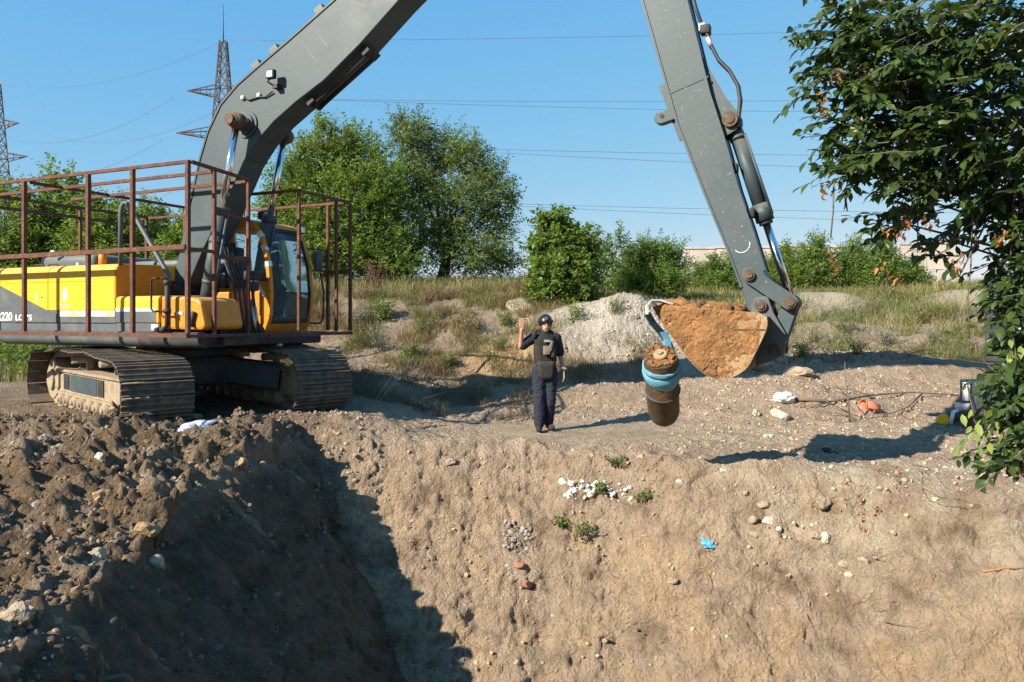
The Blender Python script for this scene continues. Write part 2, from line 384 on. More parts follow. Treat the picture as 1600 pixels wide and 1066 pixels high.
mm = N(m_ground, 'ShaderNodeMix', data_type='RGBA', blend_type='MULTIPLY'); mm.inputs[0].default_value = 1
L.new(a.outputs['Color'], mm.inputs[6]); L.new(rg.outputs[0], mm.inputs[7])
# pale grit and small stones
n5 = N(m_ground, 'ShaderNodeTexVoronoi', Scale=34.0); L.new(tc.outputs['Object'], n5.inputs['Vector'])
r5 = N(m_ground, 'ShaderNodeMapRange'); r5.inputs[1].default_value, r5.inputs[2].default_value = .16, .10; L.new(n5.outputs['Distance'], r5.inputs[0])
sp = N(m_ground, 'ShaderNodeSeparateXYZ'); L.new(n5.outputs['Color'], sp.inputs[0])
r6 = N(m_ground, 'ShaderNodeMath', operation='GREATER_THAN'); r6.inputs[1].default_value = .82; L.new(sp.outputs[0], r6.inputs[0])
m6 = N(m_ground, 'ShaderNodeMath', operation='MULTIPLY'); L.new(r5.outputs[0], m6.inputs[0]); L.new(r6.outputs[0], m6.inputs[1])
m7 = N(m_ground, 'ShaderNodeMix', data_type='RGBA'); m7.inputs[7].default_value = (.46, .41, .33, 1)
L.new(m6.outputs[0], m7.inputs[0]); L.new(mm.outputs[2], m7.inputs[6]); L.new(m7.outputs[2], b.inputs['Base Color'])
h1 = N(m_ground, 'ShaderNodeMath', operation='MULTIPLY_ADD'); h1.inputs[1].default_value = 2.2
L.new(n1.outputs['Fac'], h1.inputs[0]); L.new(n2.outputs['Distance'], h1.inputs[2])
bp = N(m_ground, 'ShaderNodeBump', Strength=1.0, Distance=.03); L.new(h1.outputs[0], bp.inputs['Height']); L.new(bp.outputs[0], b.inputs['Normal'])
me.materials.append(m_ground)
ground = tag(link('ground', me), 'bare tan and brown excavated earth with a deep pit, banks and waste land', kind='structure')

# ------------------------------------------------------------------ clods and grit lying on the soil
def inst_arr(bv, bf, pos, scl, rot):
    """many transformed copies of a small mesh as arrays; scl (n,3), rot (n,3,3)"""
    n = len(pos); v = (bv[None] * scl[:, None, :]) @ np.transpose(rot, (0, 2, 1)) + pos[:, None, :]
    f = bf[None] + (np.arange(n) * len(bv))[:, None, None]
    return v.reshape(-1, 3), f.reshape(-1, bf.shape[1])
def rand_rot(n, rg=rng):
    q = rg.normal(size=(n, 4)); q /= np.linalg.norm(q, axis=1)[:, None]; w_, x_, y_, z_ = q.T
    return np.stack([np.stack([1 - 2 * (y_ ** 2 + z_ ** 2), 2 * (x_ * y_ - z_ * w_), 2 * (x_ * z_ + y_ * w_)], -1),
                     np.stack([2 * (x_ * y_ + z_ * w_), 1 - 2 * (x_ ** 2 + z_ ** 2), 2 * (y_ * z_ - x_ * w_)], -1),
                     np.stack([2 * (x_ * z_ - y_ * w_), 2 * (y_ * z_ + x_ * w_), 1 - 2 * (x_ ** 2 + y_ ** 2)], -1)], 1)
_bm = bmesh.new(); bmesh.ops.create_icosphere(_bm, subdivisions=1, radius=1); _bm.verts.index_update()
ICO_V = np.array([v.co for v in _bm.verts]); ICO_F = np.array([[v.index for v in f.verts] for f in _bm.faces]); _bm.free()
_bm = bmesh.new(); bmesh.ops.create_icosphere(_bm, subdivisions=2, radius=1); _bm.verts.index_update()
ICO2_V = np.array([v.co for v in _bm.verts]); ICO2_F = np.array([[v.index for v in f.verts] for f in _bm.faces]); _bm.free()
from bisect import bisect_left
def surf(x, y):                            # height of the displaced sheet near x, y
    i = np.clip(np.searchsorted(gx, x), 1, nx - 1); j = np.clip(np.searchsorted(gy, y), 1, ny - 1)
    return PZ[j, i]
def scatter(n, x0, x1, y0, y1, dens):
    x = rng.uniform(x0, x1, n); y = rng.uniform(y0, y1, n); k = rng.random(n) < dens(x, y); return x[k], y[k]
m_clod = leaf_mat('dry clods', (1, 1, 1), .95, 0.0)
def clods(n, box, dens, smin, smax, colf, name, label):
    x, y = scatter(n, *box, dens); z = surf(x, y); m = len(x)
    s = smin * (smax / smin) ** (rng.random(m) ** 2.6)
    sc = s[:, None] * rng.uniform(.6, 1.25, (m, 3)) * np.array((1, 1, .8))
    pos = np.stack([x, y, z + s * .05], -1)
    v, f = inst_arr(ICO_V, ICO_F, pos, sc, rand_rot(m))
    v = v + (rng.random(v.shape) - .5) * np.repeat(s, 12)[:, None] * .34
    t = np.repeat(colf(x, y, m), 12, 0)
    return tag(link(name, arr_mesh(name, v, f, m_clod, t)), label, kind='stuff')
def soilcol(x, y, m):
    i = np.clip(np.searchsorted(gx, x), 0, nx - 1); j = np.clip(np.searchsorted(gy, y), 0, ny - 1)
    t = c[j, i] * rng.uniform(.86, 1.12, (m, 1)); p = rng.random(m) < .018
    t[p] = np.array((.40, .35, .28)) * rng.uniform(.7, 1.2, (p.sum(), 1)); return t
clods(26000, (-8, -2, 3, 11), lambda x, y: np.where(zbase(x, y) > -.25, .9, .2), .006, .045, soilcol, 'soil_clods', 'loose brown clods and lumps of dug earth on the spoil bank')
clods(22000, (-3, 8.5, 8, 18), lambda x, y: np.where(zbase(x, y) > -.15, .35 + .5 * ss(2, 4, x) + .5 * ss(12.6, 14, y) - .3 * ss(10.3, 11, y) * ss(13, 12, y) * ss(3, 2, x), .5), .005, .036, soilcol, 'soil_crumbs', 'dry tan crumbs and clods of earth along the pit rim')
clods(7000, (0, 6, 15, 20), lambda x, y: np.clip(bump2(x, y, 2.75, 17.5, 1.9, 1.4, 1.2), 0, 1), .006, .028, soilcol, 'rubble', 'pale grit and small stones on the grey heap')

# ------------------------------------------------------------------ materials of the made things
M = {}
M['yellow'] = worn('yellow paint', (.76, .42, .012), (.70, .36, .02), 3.0, .42, thr=(.35, .75), col3=(.35, .22, .07), scale3=38, thr3=(.70, .76), dust=(.42, .33, .2, .35))
M['orange'] = worn('orange yellow and shaded yellow paint', (.60, .215, .010), (.50, .165, .015), 5, .45, thr=(.45, .8), col3=(.2, .12, .05), scale3=40, thr3=(.70, .75), dust=(.42, .33, .2, .3))
M['grey'] = worn('grey green paint', (.034, .055, .062), (.054, .074, .079), 2.2, .5, thr=(.4, .72), col3=(.30, .29, .25), scale3=26, thr3=(.66, .74), dust=(.36, .30, .2, .45), bump=.04)
M['dgrey'] = worn('dark grey paint', (.075, .088, .095), (.12, .125, .12), 4, .5, thr=(.45, .7), col3=(.30, .28, .10), scale3=30, thr3=(.68, .72), dust=(.3, .25, .17, .4))
M['pale'] = worn('chalky pale stripe', (.52, .52, .46), (.62, .50, .10), 9, .6, thr=(.52, .6), col3=(.15, .14, .1), scale3=34, thr3=(.66, .69))
M['black'] = worn('black rubber and paint', (.018, .019, .02), (.035, .033, .03), 6, .6, dust=(.2, .16, .11, .25))
M['under'] = worn('dirty dark underframe', (.030, .032, .034), (.09, .072, .05), 3, .8, thr=(.5, .75), dust=(.24, .18, .11, .6))
M['navy'] = worn('dark blue grey deck paint', (.035, .045, .062), (.07, .07, .065), 5, .5, dust=(.25, .2, .13, .4))
M['steel'] = worn('dusty track steel', (.072, .062, .052), (.22, .17, .115), 7, .7, .2, thr=(.46, .70), col3=(.05, .045, .04), scale3=30, thr3=(.62, .7), bump=.4, dust=(.30, .235, .155, .6))
M['mudframe'] = worn('mud covered steel', (.30, .235, .155), (.17, .135, .095), 7, .9, thr=(.45, .7), bump=.7, dust=(.35, .27, .17, .6))
M['rust'] = worn('rusty square tube', (.118, .046, .026), (.062, .032, .022), 9, .8, thr=(.4, .7), col3=(.29, .10, .04), scale3=24, thr3=(.56, .7), bump=.2)
M['chrome'] = new_mat('chromed rod', (.70, .72, .75), .14, 1.0)
M['glass'] = new_mat('tinted cab glass', (.62, .76, .78), .03, 0, .8); M['glass'].node_tree.nodes['Principled BSDF'].inputs['Transmission Weight'].default_value = .93
M['glass'].node_tree.nodes['Principled BSDF'].inputs['IOR'].default_value = 1.1
M['lamp'] = new_mat('lamp glass', (.6, .62, .65), .12, .3)
M['white'] = worn('scuffed white', (.70, .70, .67), (.50, .48, .42), 9, .6, thr=(.5, .75))
M['pinrust'] = worn('rusty greased pin', (.10, .066, .045), (.19, .14, .10), 14, .7, .4, bump=.5)
M['clay'] = worn('bucket caked in orange clay', (.27, .16, .075), (.34, .25, .145), 3.2, .95, thr=(.42, .6), col3=(.27, .125, .035), scale3=9, thr3=(.55, .66), bump=.8)
M['claydirt'] = worn('orange clay soil', (.245, .120, .042), (.15, .075, .030), 4.5, .97, thr=(.42, .62), col3=(.34, .24, .13), scale3=22, thr3=(.6, .7), bump=1.0)
M['armgrey'] = worn('grey paint rubbed by soil', (.038, .060, .067), (.062, .082, .084), 2.5, .48, thr=(.4, .7), col3=(.36, .32, .24), scale3=24, thr3=(.64, .72), dust=(.4, .32, .2, .5), bump=.05)
M['hose'] = new_mat('hydraulic hose', (.035, .035, .036), .5)
M['brass'] = worn('bare fittings', (.5, .44, .30), (.3, .26, .18), 20, .35, .8)
M['decalblue'] = new_mat('faded blue print', (.42, .52, .58), .6)
M['decaldark'] = new_mat('black print', (.05, .045, .03), .6)

# ------------------------------------------------------------------ excavator (local x forward, y to its left, z up from the ground it stands on)
ex = empty('excavator', (CX, CY, ZG), (0, 0, -R(24.0)))
tag(ex, 'yellow and grey crawler excavator inside a rusty tube cage, long arm raised over the pit', 'excavator')

# undercarriage
TR = -R(21.0)
under = MB()
under.bbox(-.75, .75, -.62, .62, .42, .86, .08)
for sx in (1, -1):
    for sy in (1, -1):
        p0, p1 = Vector((sx * .45, sy * .35, .66)), Vector((sx * 1.12, sy * 1.08, .52))
        under.bar(p0, p1, .40, .34)
        under.bar(p0 + Vector((0, 0, .18)), p1 + Vector((0, 0, .19)), .44, .03)
under.cyl((0, 0, .84), (0, 0, .99), .62, n=32)
o = under.build('undercarriage', M['navy'], ex, .012); o.rotation_euler = (0, 0, TR)
ring = MB().cyl((0, 0, .97), (0, 0, 1.06), .68, n=40); ring.build('slew_ring', M['under'], ex)

def track_path():
    pts = []
    fx, rx, zc, r0 = 1.76, -1.76, .475, .43
    for k in range(13):
        a_ = -math.pi / 2 + math.pi * k / 12; pts.append((fx + r0 * math.cos(a_), zc + r0 * math.sin(a_)))
    for x_, z_ in ((1.2, .93), (.75, .985), (0.1, .955), (-.6, .985), (-1.2, .93)): pts.append((x_, z_))
    for k in range(13):
        a_ = math.pi / 2 + math.pi * k / 12; pts.append((rx + r0 * math.cos(a_), zc + r0 * math.sin(a_)))
    for k in range(1, 6): pts.append((rx + (fx - rx) * k / 6, .045))
    P = [Vector((x, 0, z)) for x, z in pts]; P.append(P[0].copy())
    return P
TP = track_path()
seg = [(TP[i + 1] - TP[i]).length for i in range(len(TP) - 1)]; TL = sum(seg)
def on_track(s):
    s %= TL
    for i, q in enumerate(seg):
        if s <= q: 
            d = (TP[i + 1] - TP[i]).normalized(); return TP[i] + d * s, d
        s -= q
    return TP[-1], d
NS = 51; pitch = TL / NS
sh = MB()                                   # one triple-grouser plate: x along the travel, z outward
hp = pitch / 2 - .004
prof = [(-hp, 0), (-hp, .012), (-hp + .008, .040), (-hp + .022, .040), (-hp + .034, .014), (-.012, .014), (-.007, .036), (.007, .036), (.012, .014), (hp - .034, .014), (hp - .022, .040), (hp - .008, .040), (hp, .012), (hp, 0)]
sh.prism(prof, -.45, .45)
sh_me = sh.mesh('track_shoe', M['steel'])
lk = MB()
for sy in (-.09, .09): lk.box(-hp, hp, sy - .025, sy + .025, -.10, -.002)
for side, yc in ((-1, -1.195), (1, 1.195)):
    fr = MB()
    fr.box(-1.45, 1.30, -.17, .17, .30, .62)
    fr.box(-1.5, 1.4, -.21, .21, .62, .66); fr.box(-1.45, 1.35, -.21, .21, .27, .31)
    fr.box(1.25, 1.72, -.13, .13, .36, .58); fr.box(-1.85, -1.4, -.20, .20, .36, .64)
    for i in range(NS):
        p, d = on_track(i * pitch); ang = math.atan2(d.z, d.x)
        Mx = Matrix.Translation(p) @ Matrix.Rotation(-ang, 4, 'Y') @ Matrix.Rotation(math.pi, 4, 'X')
        for sy in (-.09, .09): fr.box(-hp, hp, sy - .025, sy + .025, -.09, -.004, Mx)
    tk = fr.build('crawler_track', M['mudframe'], ex); Rz = Matrix.Rotation(TR, 4, 'Z')
    tk.rotation_euler = (0, 0, TR); tk.location = Rz @ Vector((0, yc, 0))
    for i in range(NS):
        p, d = on_track(i * pitch); ang = math.atan2(d.z, d.x)
        so = link('track_shoe', sh_me, tk); so.matrix_local = Matrix.Translation(p) @ Matrix.Rotation(-ang, 4, 'Y') @ Matrix.Rotation(math.pi, 4, 'X')
    for nm, x_, r_ in (('idler_wheel', 1.74, .33), ('drive_sprocket', -1.76, .32)):
        q = MB().cyl((x_, -.19, .475), (x_, .19, .475), r_, n=28); q.cyl((x_, -.235, .475), (x_, .235, .475), r_ * .55, n=20); q.build(nm, M['mudframe'], tk, .01)
    for k in range(8):
        x_ = -1.30 + k * .345
        q = MB().cyl((x_, -.22, .19), (x_, .22, .19), .085, n=14); q.cyl((x_, -.25, .19), (x_, .25, .19), .045, n=10); q.build('track_roller', M['mudframe'], tk)
    for x_ in (-.55, .72):
        q = MB().cyl((x_, -.24, .83), (x_, .15, .83), .06, n=12); q.box(x_ - .04, x_ + .04, -.04, .04, .64, .80); q.build('carrier_roller', M['mudframe'], tk)
    ys = -.175 if side < 0 else .175
    for x_ in (-1.05, .55):
        q = MB().box(x_ - .13, x_ + .13, min(ys, ys * 1.03) - .003, max(ys, ys * 1.03) + .003, .35, .585); q.build('frame_opening', M['black'], tk)
    q = MB().box(-.86, .36, min(ys, ys * 1.02) - .002, max(ys, ys * 1.02) + .002, .34, .59); q.build('frame_plate', M['grey'], tk)

# deck
dk = MB().box(-2.35, 1.62, -1.22, 1.32, 1.06, 1.22); dk.box(-2.3, 1.0, -.9, .9, 1.03, 1.06); dk.box(1.62, 1.72, -.9, .3, 1.08, 1.22)
dk.build('deck_frame', M['under'], ex)
sk = MB(); prof = [(-1.22, 1.05)] + [(-1.22 - .15 * math.sin(a_), 1.16 - .11 * math.cos(a_)) for a_ in np.linspace(.2, 1.45, 7)] + [(-1.375, 1.265), (-1.22, 1.265)]
Mr = Matrix(((0, 1, 0, 0), (1, 0, 0, 0), (0, 0, 1, 0), (0, 0, 0, 1)))
sk.prism([(p[0], p[1]) for p in prof], -2.35, .62, Mr); sk.build('side_skirt', M['dgrey'], ex)
q = MB().prism([(p[0], p[1]) for p in prof], .625, 1.72, Mr); q.build('side_skirt', M['under'], ex)

# counterweight: a rounded wedge behind
cw = MB(); pl = []
for a_ in np.linspace(math.pi / 2, -math.pi / 2, 15): pl.append((-2.52 - .40 * math.cos(a_), 1.34 * math.sin(a_)))
pl = pl + [(-2.47, -1.34), (-2.47, 1.34)]
cw.add([(x, y, 1.10) for x, y in pl] + [(x, y, 2.12) for x, y in pl], [list(range(len(pl))), list(range(2 * len(pl) - 1, len(pl) - 1, -1))] + [(i, len(pl) + i, len(pl) + (i + 1) % len(pl), (i + 1) % len(pl)) for i in range(len(pl))])
cw.build('counterweight', M['dgrey'], ex, .05)

def hood_prof(y0, y1, z0, z1, r=.13):
    p = [(y0, z0)] + [(y0 + r - r * math.cos(a_), z1 - r + r * math.sin(a_)) for a_ in np.linspace(0, math.pi / 2, 7)]
    return p + [(y1, z1 + .02), (y1, z0)]
hp1 = hood_prof(-1.355, -.30, 1.565, 2.225)
for x0, x1 in ((-2.46, -1.265), (-1.255, .145)):
    q = MB().prism(hp1, x0, x1, Mr); q.build('hood_panel', M['yellow'], ex, .008)
q = MB().prism(hood_prof(-1.35, -.52, 1.735, 2.22), .15, .165, Mr); q.build('hood_end_panel', M['orange'], ex, .005)  # end face of the yellow hood, its shade painted in as orange
q = MB().prism(hood_prof(-1.35, -.52, 1.285, 1.74, .03), .15, .16, Mr); q.build('hood_bulkhead', M['dgrey'], ex)
q = MB().box(-2.0, -.28, -.30, 1.28, 1.22, 2.20); q.build('engine_bay', M['dgrey'], ex, .03)
q = MB().box(-.28, .145, -.75, -.30, 1.22, 2.0); q.build('pump_bay', M['black'], ex)
# lower band of the side: grey door skirt, chalky stripe, sill
q = MB().box(-2.46, .145, -1.350, -.3, 1.385, 1.56); q.build('door_skirt', M['dgrey'], ex, .006)
q = MB().box(-1.0, .140, -1.3535, -1.349, 1.475, 1.562); q.build('pale_stripe', M['pale'], ex)
q = MB().box(-2.46, 1.0, -1.345, -.3, 1.265, 1.380); q.build('sill_panel', M['dgrey'], ex, .006)
# slanting grey field at the rear of the side with its lettering
q = MB().prism([(-2.462, 1.39), (-1.02, 1.39), (-1.02, 1.50), (-1.24, 1.555), (-2.462, 1.985)], -1.3585, -1.349); q.build('grey_field', M['dgrey'], ex)
for z_ in (1.98,):
    q = MB().box(-2.2, -.35, -1.3565, -1.354, z_, z_ + .004); q.build('panel_seam', M['black'], ex)
q = MB().box(-2.0, .145, -1.357, -1.34, 1.380, 1.386); q.build('panel_seam', M['black'], ex)
def text(s_, size, x, y, z, mat, name, parent, sx=1.0, bold=.012, rot=(math.pi / 2, 0, 0)):
    cu = bpy.data.curves.new(name, 'FONT'); cu.body = s_; cu.size = size; cu.extrude = .001; cu.offset = bold * size
    t = bpy.data.objects.new(name, cu); COL.objects.link(t)
    dg = bpy.context.evaluated_depsgraph_get(); dg.update()
    me = bpy.data.meshes.new_from_object(t.evaluated_get(dg)); bpy.data.objects.remove(t)
    me.materials.clear(); me.materials.append(mat)
    return link(name, me, parent, (x, y, z), rot) if sx == 1 else (lambda o_: (setattr(o_, 'scale', (sx, 1, 1)), o_)[1])(link(name, me, parent, (x, y, z), rot))
text('R220', .175, -2.43, -1.3605, 1.415, M['white'], 'lettering', ex, 1.0, .03)
text('LC-9S', .118, -1.99, -1.3605, 1.418, M['white'], 'lettering', ex, 1.3, .03)
q = MB().box(-1.475, -1.325, -1.3575, -1.354, 1.72, 1.83); q.build('warning_label', worn('label yellow', (.72, .5, .03), (.6, .42, .05), 20), ex)
q = MB().box(-1.44, -1.425, -1.3585, -1.356, 1.735, 1.815).box(-1.40, -1.385, -1.3585, -1.356, 1.75, 1.79).box(-1.385, -1.37, -1.3585, -1.356, 1.745, 1.77); q.build('warning_mark', M['decaldark'], ex)
q = MB()
for k in range(3): q.cyl((-1.515, -1.354, 1.725 + k * .04), (-1.515, -1.3575, 1.725 + k * .04), .018, n=10)
q.build('scuffed_sticker', M['white'], ex)
q = MB()
for k in range(9):                          # faded drop-shaped emblem of pale blue bars over two worn lines of print
    zz = 1.70 + k * .022; hw = .062 * math.sin(math.pi * min(1, (k + 1.4) / 10.5)) ** .7
    q.box(-.885 - hw, -.885 + hw, -1.3575, -1.3545, zz, zz + .014)
q.build('faded_emblem', M['decalblue'], ex)
q = MB()
for k in range(11): q.box(-1.0 + k * .022, -.986 + k * .022, -1.3575, -1.3545, 1.645, 1.645 + .022 * (.7 + .3 * ((k * 7) % 3) / 2))
for k in range(6): q.box(-.95 + k * .024, -.934 + k * .024, -1.3575, -1.3545, 1.605, 1.605 + .02 * (.7 + .3 * ((k * 5) % 3) / 2))
q.build('worn_print', M['decalblue'], ex)
# top of the hood
q = MB().bbox(-2.2, -.95, -.85, .9, 2.20, 2.43, .09, 3); q.build('hood_cover', M['dgrey'], ex)
q = MB().bbox(-.9, .1, -.2, .95, 2.20, 2.36, .07, 3); q.build('hood_cover', M['dgrey'], ex)
q = MB().cyl((-.58, -.98, 2.2), (-.58, -.98, 2.45), .055, n=16).cyl((-.58, -.98, 2.44), (-.58, -.98, 2.475), .04, n=16); q.build('exhaust_stub', M['orange'], ex)
q = MB().cyl((-1.05, -1.02, 2.2), (-1.05, -1.02, 2.285), .035, n=12).cyl((-1.78, -.9, 2.41), (-1.74, -.95, 2.49), .03, n=10); q.build('filler_cap', M['lamp'], ex)
for x_ in (-1.75, -1.42):
    q = MB().tube([(x_ - .12, -1.16, 2.225), (x_ - .08, -1.16, 2.26), (x_ + .08, -1.16, 2.26), (x_ + .12, -1.16, 2.225)], .012, 8); q.build('hood_handle', M['black'], ex)
q = MB().tube([(.17, -1.28, 2.2), (.17, -1.28, 2.95), (.185, -1.27, 3.04), (.23, -1.26, 3.09), (.29, -1.26, 3.06), (.34, -1.26, 2.99), (1.13, -1.30, 2.03), (1.13, -1.33, 1.9)], .032, 10); q.build('grab_rail', M['dgrey'], ex)
# front right: fuel tank, step box and side rail
fp = hood_prof(-1.352, -.62, 1.39, 1.76, .06)
q = MB().prism(fp, .165, .985, Mr); q.build('fuel_tank', M['yellow'], ex, .01)
q = MB().box(.167, .95, -1.3565, -1.352, 1.545, 1.60); q.build('pale_stripe', M['pale'], ex)
q = MB().box(.167, .95, -1.3560, -1.3515, 1.395, 1.545); q.build('grey_field', M['dgrey'], ex)
q = MB().box(.85, .97, -1.350, -1.344, 1.29, 1.37); q.build('data_plate', M['white'], ex)
tb = MB()
pr = [(1.0, 1.30), (1.0, 1.76), (1.48, 1.74)] + [(1.62 + .12 * math.sin(a_), 1.60 + .12 * math.cos(a_)) for a_ in np.linspace(.3, 1.5, 6)] + [(1.80, 1.38), (1.80, 1.33), (1.74, 1.30)]
tb.prism(pr, -1.33, -.62); tb.build('tool_box', M['orange'], ex, .035)
q = MB().box(1.30, 1.42, -1.342, -1.331, 1.50, 1.54); q.build('latch', M['lamp'], ex)
q = MB().tube([(1.62, -1.345, 1.34), (1.60, -1.36, 1.42), (1.64, -1.36, 1.54)], .03, 8); q.build('step_handle', M['black'], ex)
q = MB().tube([(1.22, -1.44, 1.99), (.98, -1.44, 1.99), (.955, -1.44, 1.96), (.955, -1.44, 1.58), (.99, -1.44, 1.545), (1.25, -1.44, 1.545)], .014, 8)
q.tube([(1.0, -1.40, 1.30), (1.18, -1.44, 1.30), (1.25, -1.44, 1.36), (1.25, -1.44, 1.96)], .034, 10)
for z_ in (1.55, 1.93): q.cyl((1.25, -1.44, z_ - .03), (1.25, -1.44, z_ + .03), .05, n=12)
q.build('side_rail', M['black'], ex)

# cab
cb = MB()
rear = 0.02
front = [(1.30, 1.24), (1.40, 1.45), (1.43, 1.85), (1.38, 2.30), (1.26, 2.70), (1.10, 2.94)]
sil = [(rear, 1.24)] + front + [(.95, 3.0), (rear + .1, 3.0), (rear, 2.9)]
def rail(pts, y, wx, wz, mb):
    for a_, b_ in zip(pts[:-1], pts[1:]): mb.bar((a_[0], y, a_[1]), (b_[0], y, b_[1]), wx, wz, (0, 1, 0))
q = MB(); q.prism([(rear, 1.24), (1.30, 1.24), (1.36, 1.36), (rear, 1.36)], .36, 1.36)                      # sill
q.prism([(rear, 2.88), (rear + .08, 2.985), (.95, 3.0), (1.10, 2.95), (1.14, 2.885), (1.06, 2.86)], .36, 1.36)  # roof
for y_ in (.385, 1.335):                    # curved front pillars
    pts = [(1.30, 1.30), (1.375, 1.47), (1.40, 1.85), (1.355, 2.30), (1.235, 2.70), (1.08, 2.93)]
    for a_, b_ in zip(pts[:-1], pts[1:]): q.bar((a_[0], y_, a_[1]), (b_[0], y_, b_[1]), .065, .08, (0, 1, 0))
    q.bar((rear + .04, y_, 1.3), (rear + .04, y_, 2.9), .06, .09, (0, 1, 0)); q.bar((.62, y_, 1.3), (.62, y_, 2.9), .06, .06, (0, 1, 0))
q.box(rear, rear + .04, .36, 1.36, 1.3, 2.1)
q.build('cab_shell', M['orange'], ex, .01)
q = MB().prism([(rear, 1.36), (1.28, 1.36), (1.37, 1.5), (1.36, 2.02), (1.05, 2.02), (.98, 1.92), (rear, 1.92)], .365, .385); q.build('cab_side_panel', M['orange'], ex, .008)
q = MB().box(1.02, 1.27, .352, .362, 1.50, 1.86); q.build('access_cover', M['orange'], ex, .008)
q = MB().prism([(rear, 1.36), (1.28, 1.36), (1.37, 1.5), (1.38, 1.75), (rear, 1.75)], 1.335, 1.36); q.build('cab_door', M['orange'], ex, .008)
q = MB(); pts = [(1.385, 1.42), (1.405, 1.60), (1.408, 1.83)]
def sheet(pts, y0, y1, th=.008):
    mb = MB(); n = len(pts)
    mb.add([(x, y, z) for x, z in pts for y in (y0, y1)] + [(x - th, y, z) for x, z in pts for y in (y0, y1)],
           [(2 * i, 2 * i + 1, 2 * i + 3, 2 * i + 2) for i in range(n - 1)] + [(2 * n + 2 * i, 2 * n + 2 * i + 2, 2 * n + 2 * i + 3, 2 * n + 2 * i + 1) for i in range(n - 1)]
           + [(0, 2 * n, 2 * n + 1, 1), (2 * n - 2, 2 * n - 1, 4 * n - 1, 4 * n - 2)] + [(2 * i, 2 * i + 2, 2 * n + 2 * i + 2, 2 * n + 2 * i) for i in range(n - 1)] + [(2 * i + 1, 2 * n + 2 * i + 1, 2 * n + 2 * i + 3, 2 * i + 3) for i in range(n - 1)], True)
    return mb
sheet(pts, .43, 1.29).build('lower_windscreen', M['glass'], ex)
sheet([(1.408, 1.86), (1.40, 2.05), (1.36, 2.30), (1.30, 2.52), (1.235, 2.70), (1.13, 2.86)], .43, 1.29).build('windscreen', M['glass'], ex)
q = MB().box(1.385, 1.42, .42, 1.30, 1.835, 1.865)
for y_ in (.432, 1.288):
    pp = [(1.35, 1.40), (1.395, 1.60), (1.412, 1.85), (1.365, 2.30), (1.245, 2.70), (1.13, 2.87)]
    for a_, b_ in zip(pp[:-1], pp[1:]): q.bar((a_[0], y_, a_[1]), (b_[0], y_, b_[1]), .045, .035, (0, 1, 0))
q.box(1.335, 1.385, .43, 1.29, 1.38, 1.42); q.box(1.10, 1.16, .43, 1.29, 2.84, 2.885)
q.build('window_seal', M['black'], ex)
sheet([(1.225, 2.70), (1.16, 2.80), (1.10, 2.86)], .46, 1.26, .012).build('sun_band', new_mat('dark sun strip', (.02, .04, .10), .3), ex)
q = MB().prism([(.66, 1.95), (1.33, 2.05), (1.30, 2.35), (1.2, 2.68), (1.08, 2.86), (.66, 2.86)], .39, .40); q.build('side_window', M['glass'], ex)
q = MB().prism([(.07, 1.95), (.58, 1.95), (.58, 2.86), (.07, 2.86)], .39, .40); q.build('side_window', M['glass'], ex)
q = MB().prism([(.66, 1.78), (1.34, 1.78), (1.36, 1.9), (1.30, 2.35), (1.2, 2.68), (1.08, 2.86), (.66, 2.86)], 1.345, 1.353); q.build('door_window', M['glass'], ex)
q = MB().bbox(.25, .75, .62, 1.10, 1.65, 1.80, .05).bbox(.18, .34, .64, 1.08, 1.75, 2.42, .06).bbox(.20, .32, .73, .99, 2.42, 2.62, .04).box(.3, .7, .65, 1.05, 1.36, 1.65); q.build('operator_seat', M['black'], ex)
q = MB().box(.5, .95, .45, .58, 1.36, 1.88).box(.5, .95, 1.14, 1.26, 1.36, 1.88).cyl((.9, .52, 1.85), (.95, .52, 2.1), .02).cyl((.9, 1.2, 1.85), (.95, 1.2, 2.1), .02).bbox(1.16, 1.25, .5, .62, 1.85, 2.15, .02); q.build('control_console', M['black'], ex)
q = MB().tube([(1.40, .75, 1.9), (1.395, .60, 2.0), (1.37, .58, 2.25), (1.31, .66, 2.5)], .014, 6); q.build('wiper', M['black'], ex)
for z_, x_, dx_, mt_ in ((2.74, 1.217, .030, 'white'), (2.53, 1.287, .022, 'lamp'), (2.28, 1.357, .008, 'lamp')):
    q = MB().bar((x_ - dx_ * 1.2, .385, z_ + .045), (x_ + dx_ * .8, .385, z_ - .035), .070, .084, (0, 1, 0)); q.build('reflective_tape', M[mt_], ex)
q = MB().bar((1.0, .352, 2.20), (1.30, .352, 1.80), .05, .012, (0, 1, 0)); q.build('reflective_tape', M['white'], ex)
for y_ in (.50, 1.40):
    q = MB().bbox(1.08, 1.20, y_ - .06, y_ + .06, 3.00 if y_ < 1 else 2.86, 3.12 if y_ < 1 else 2.98, .015).box(1.12, 1.15, y_ - .015, y_ + .015, 2.92, 3.0); hl = q.build('work_lamp', M['black'], ex)
    zc_ = 3.06 if y_ < 1 else 2.92
    MB().box(1.199, 1.206, y_ - .045, y_ + .045, zc_ - .045, zc_ + .045).build('lens', M['lamp'], hl)
q = MB().tube([(1.36, 1.38, 1.36), (1.50, 1.46, 1.36), (1.55, 1.47, 1.45), (1.56, 1.47, 1.9), (1.50, 1.46, 2.2), (1.47, 1.45, 2.62)], .016, 8); q.bar((1.47, 1.45, 2.58), (1.25, 1.38, 2.62), .02); mr = q.build('mirror_bracket', M['black'], ex)
MB().bbox(1.44, 1.50, 1.36, 1.54, 2.22, 2.56, .02).build('mirror', M['navy'], mr)
q = MB().bbox(.0, 1.55, .30, 1.42, 1.04, 1.235, .02); q.build('cab_base', M['navy'], ex)
q = MB().box(1.50, 1.565, .38, .46, 1.02, 1.22); q.build('cab_mount', M['white'], ex)

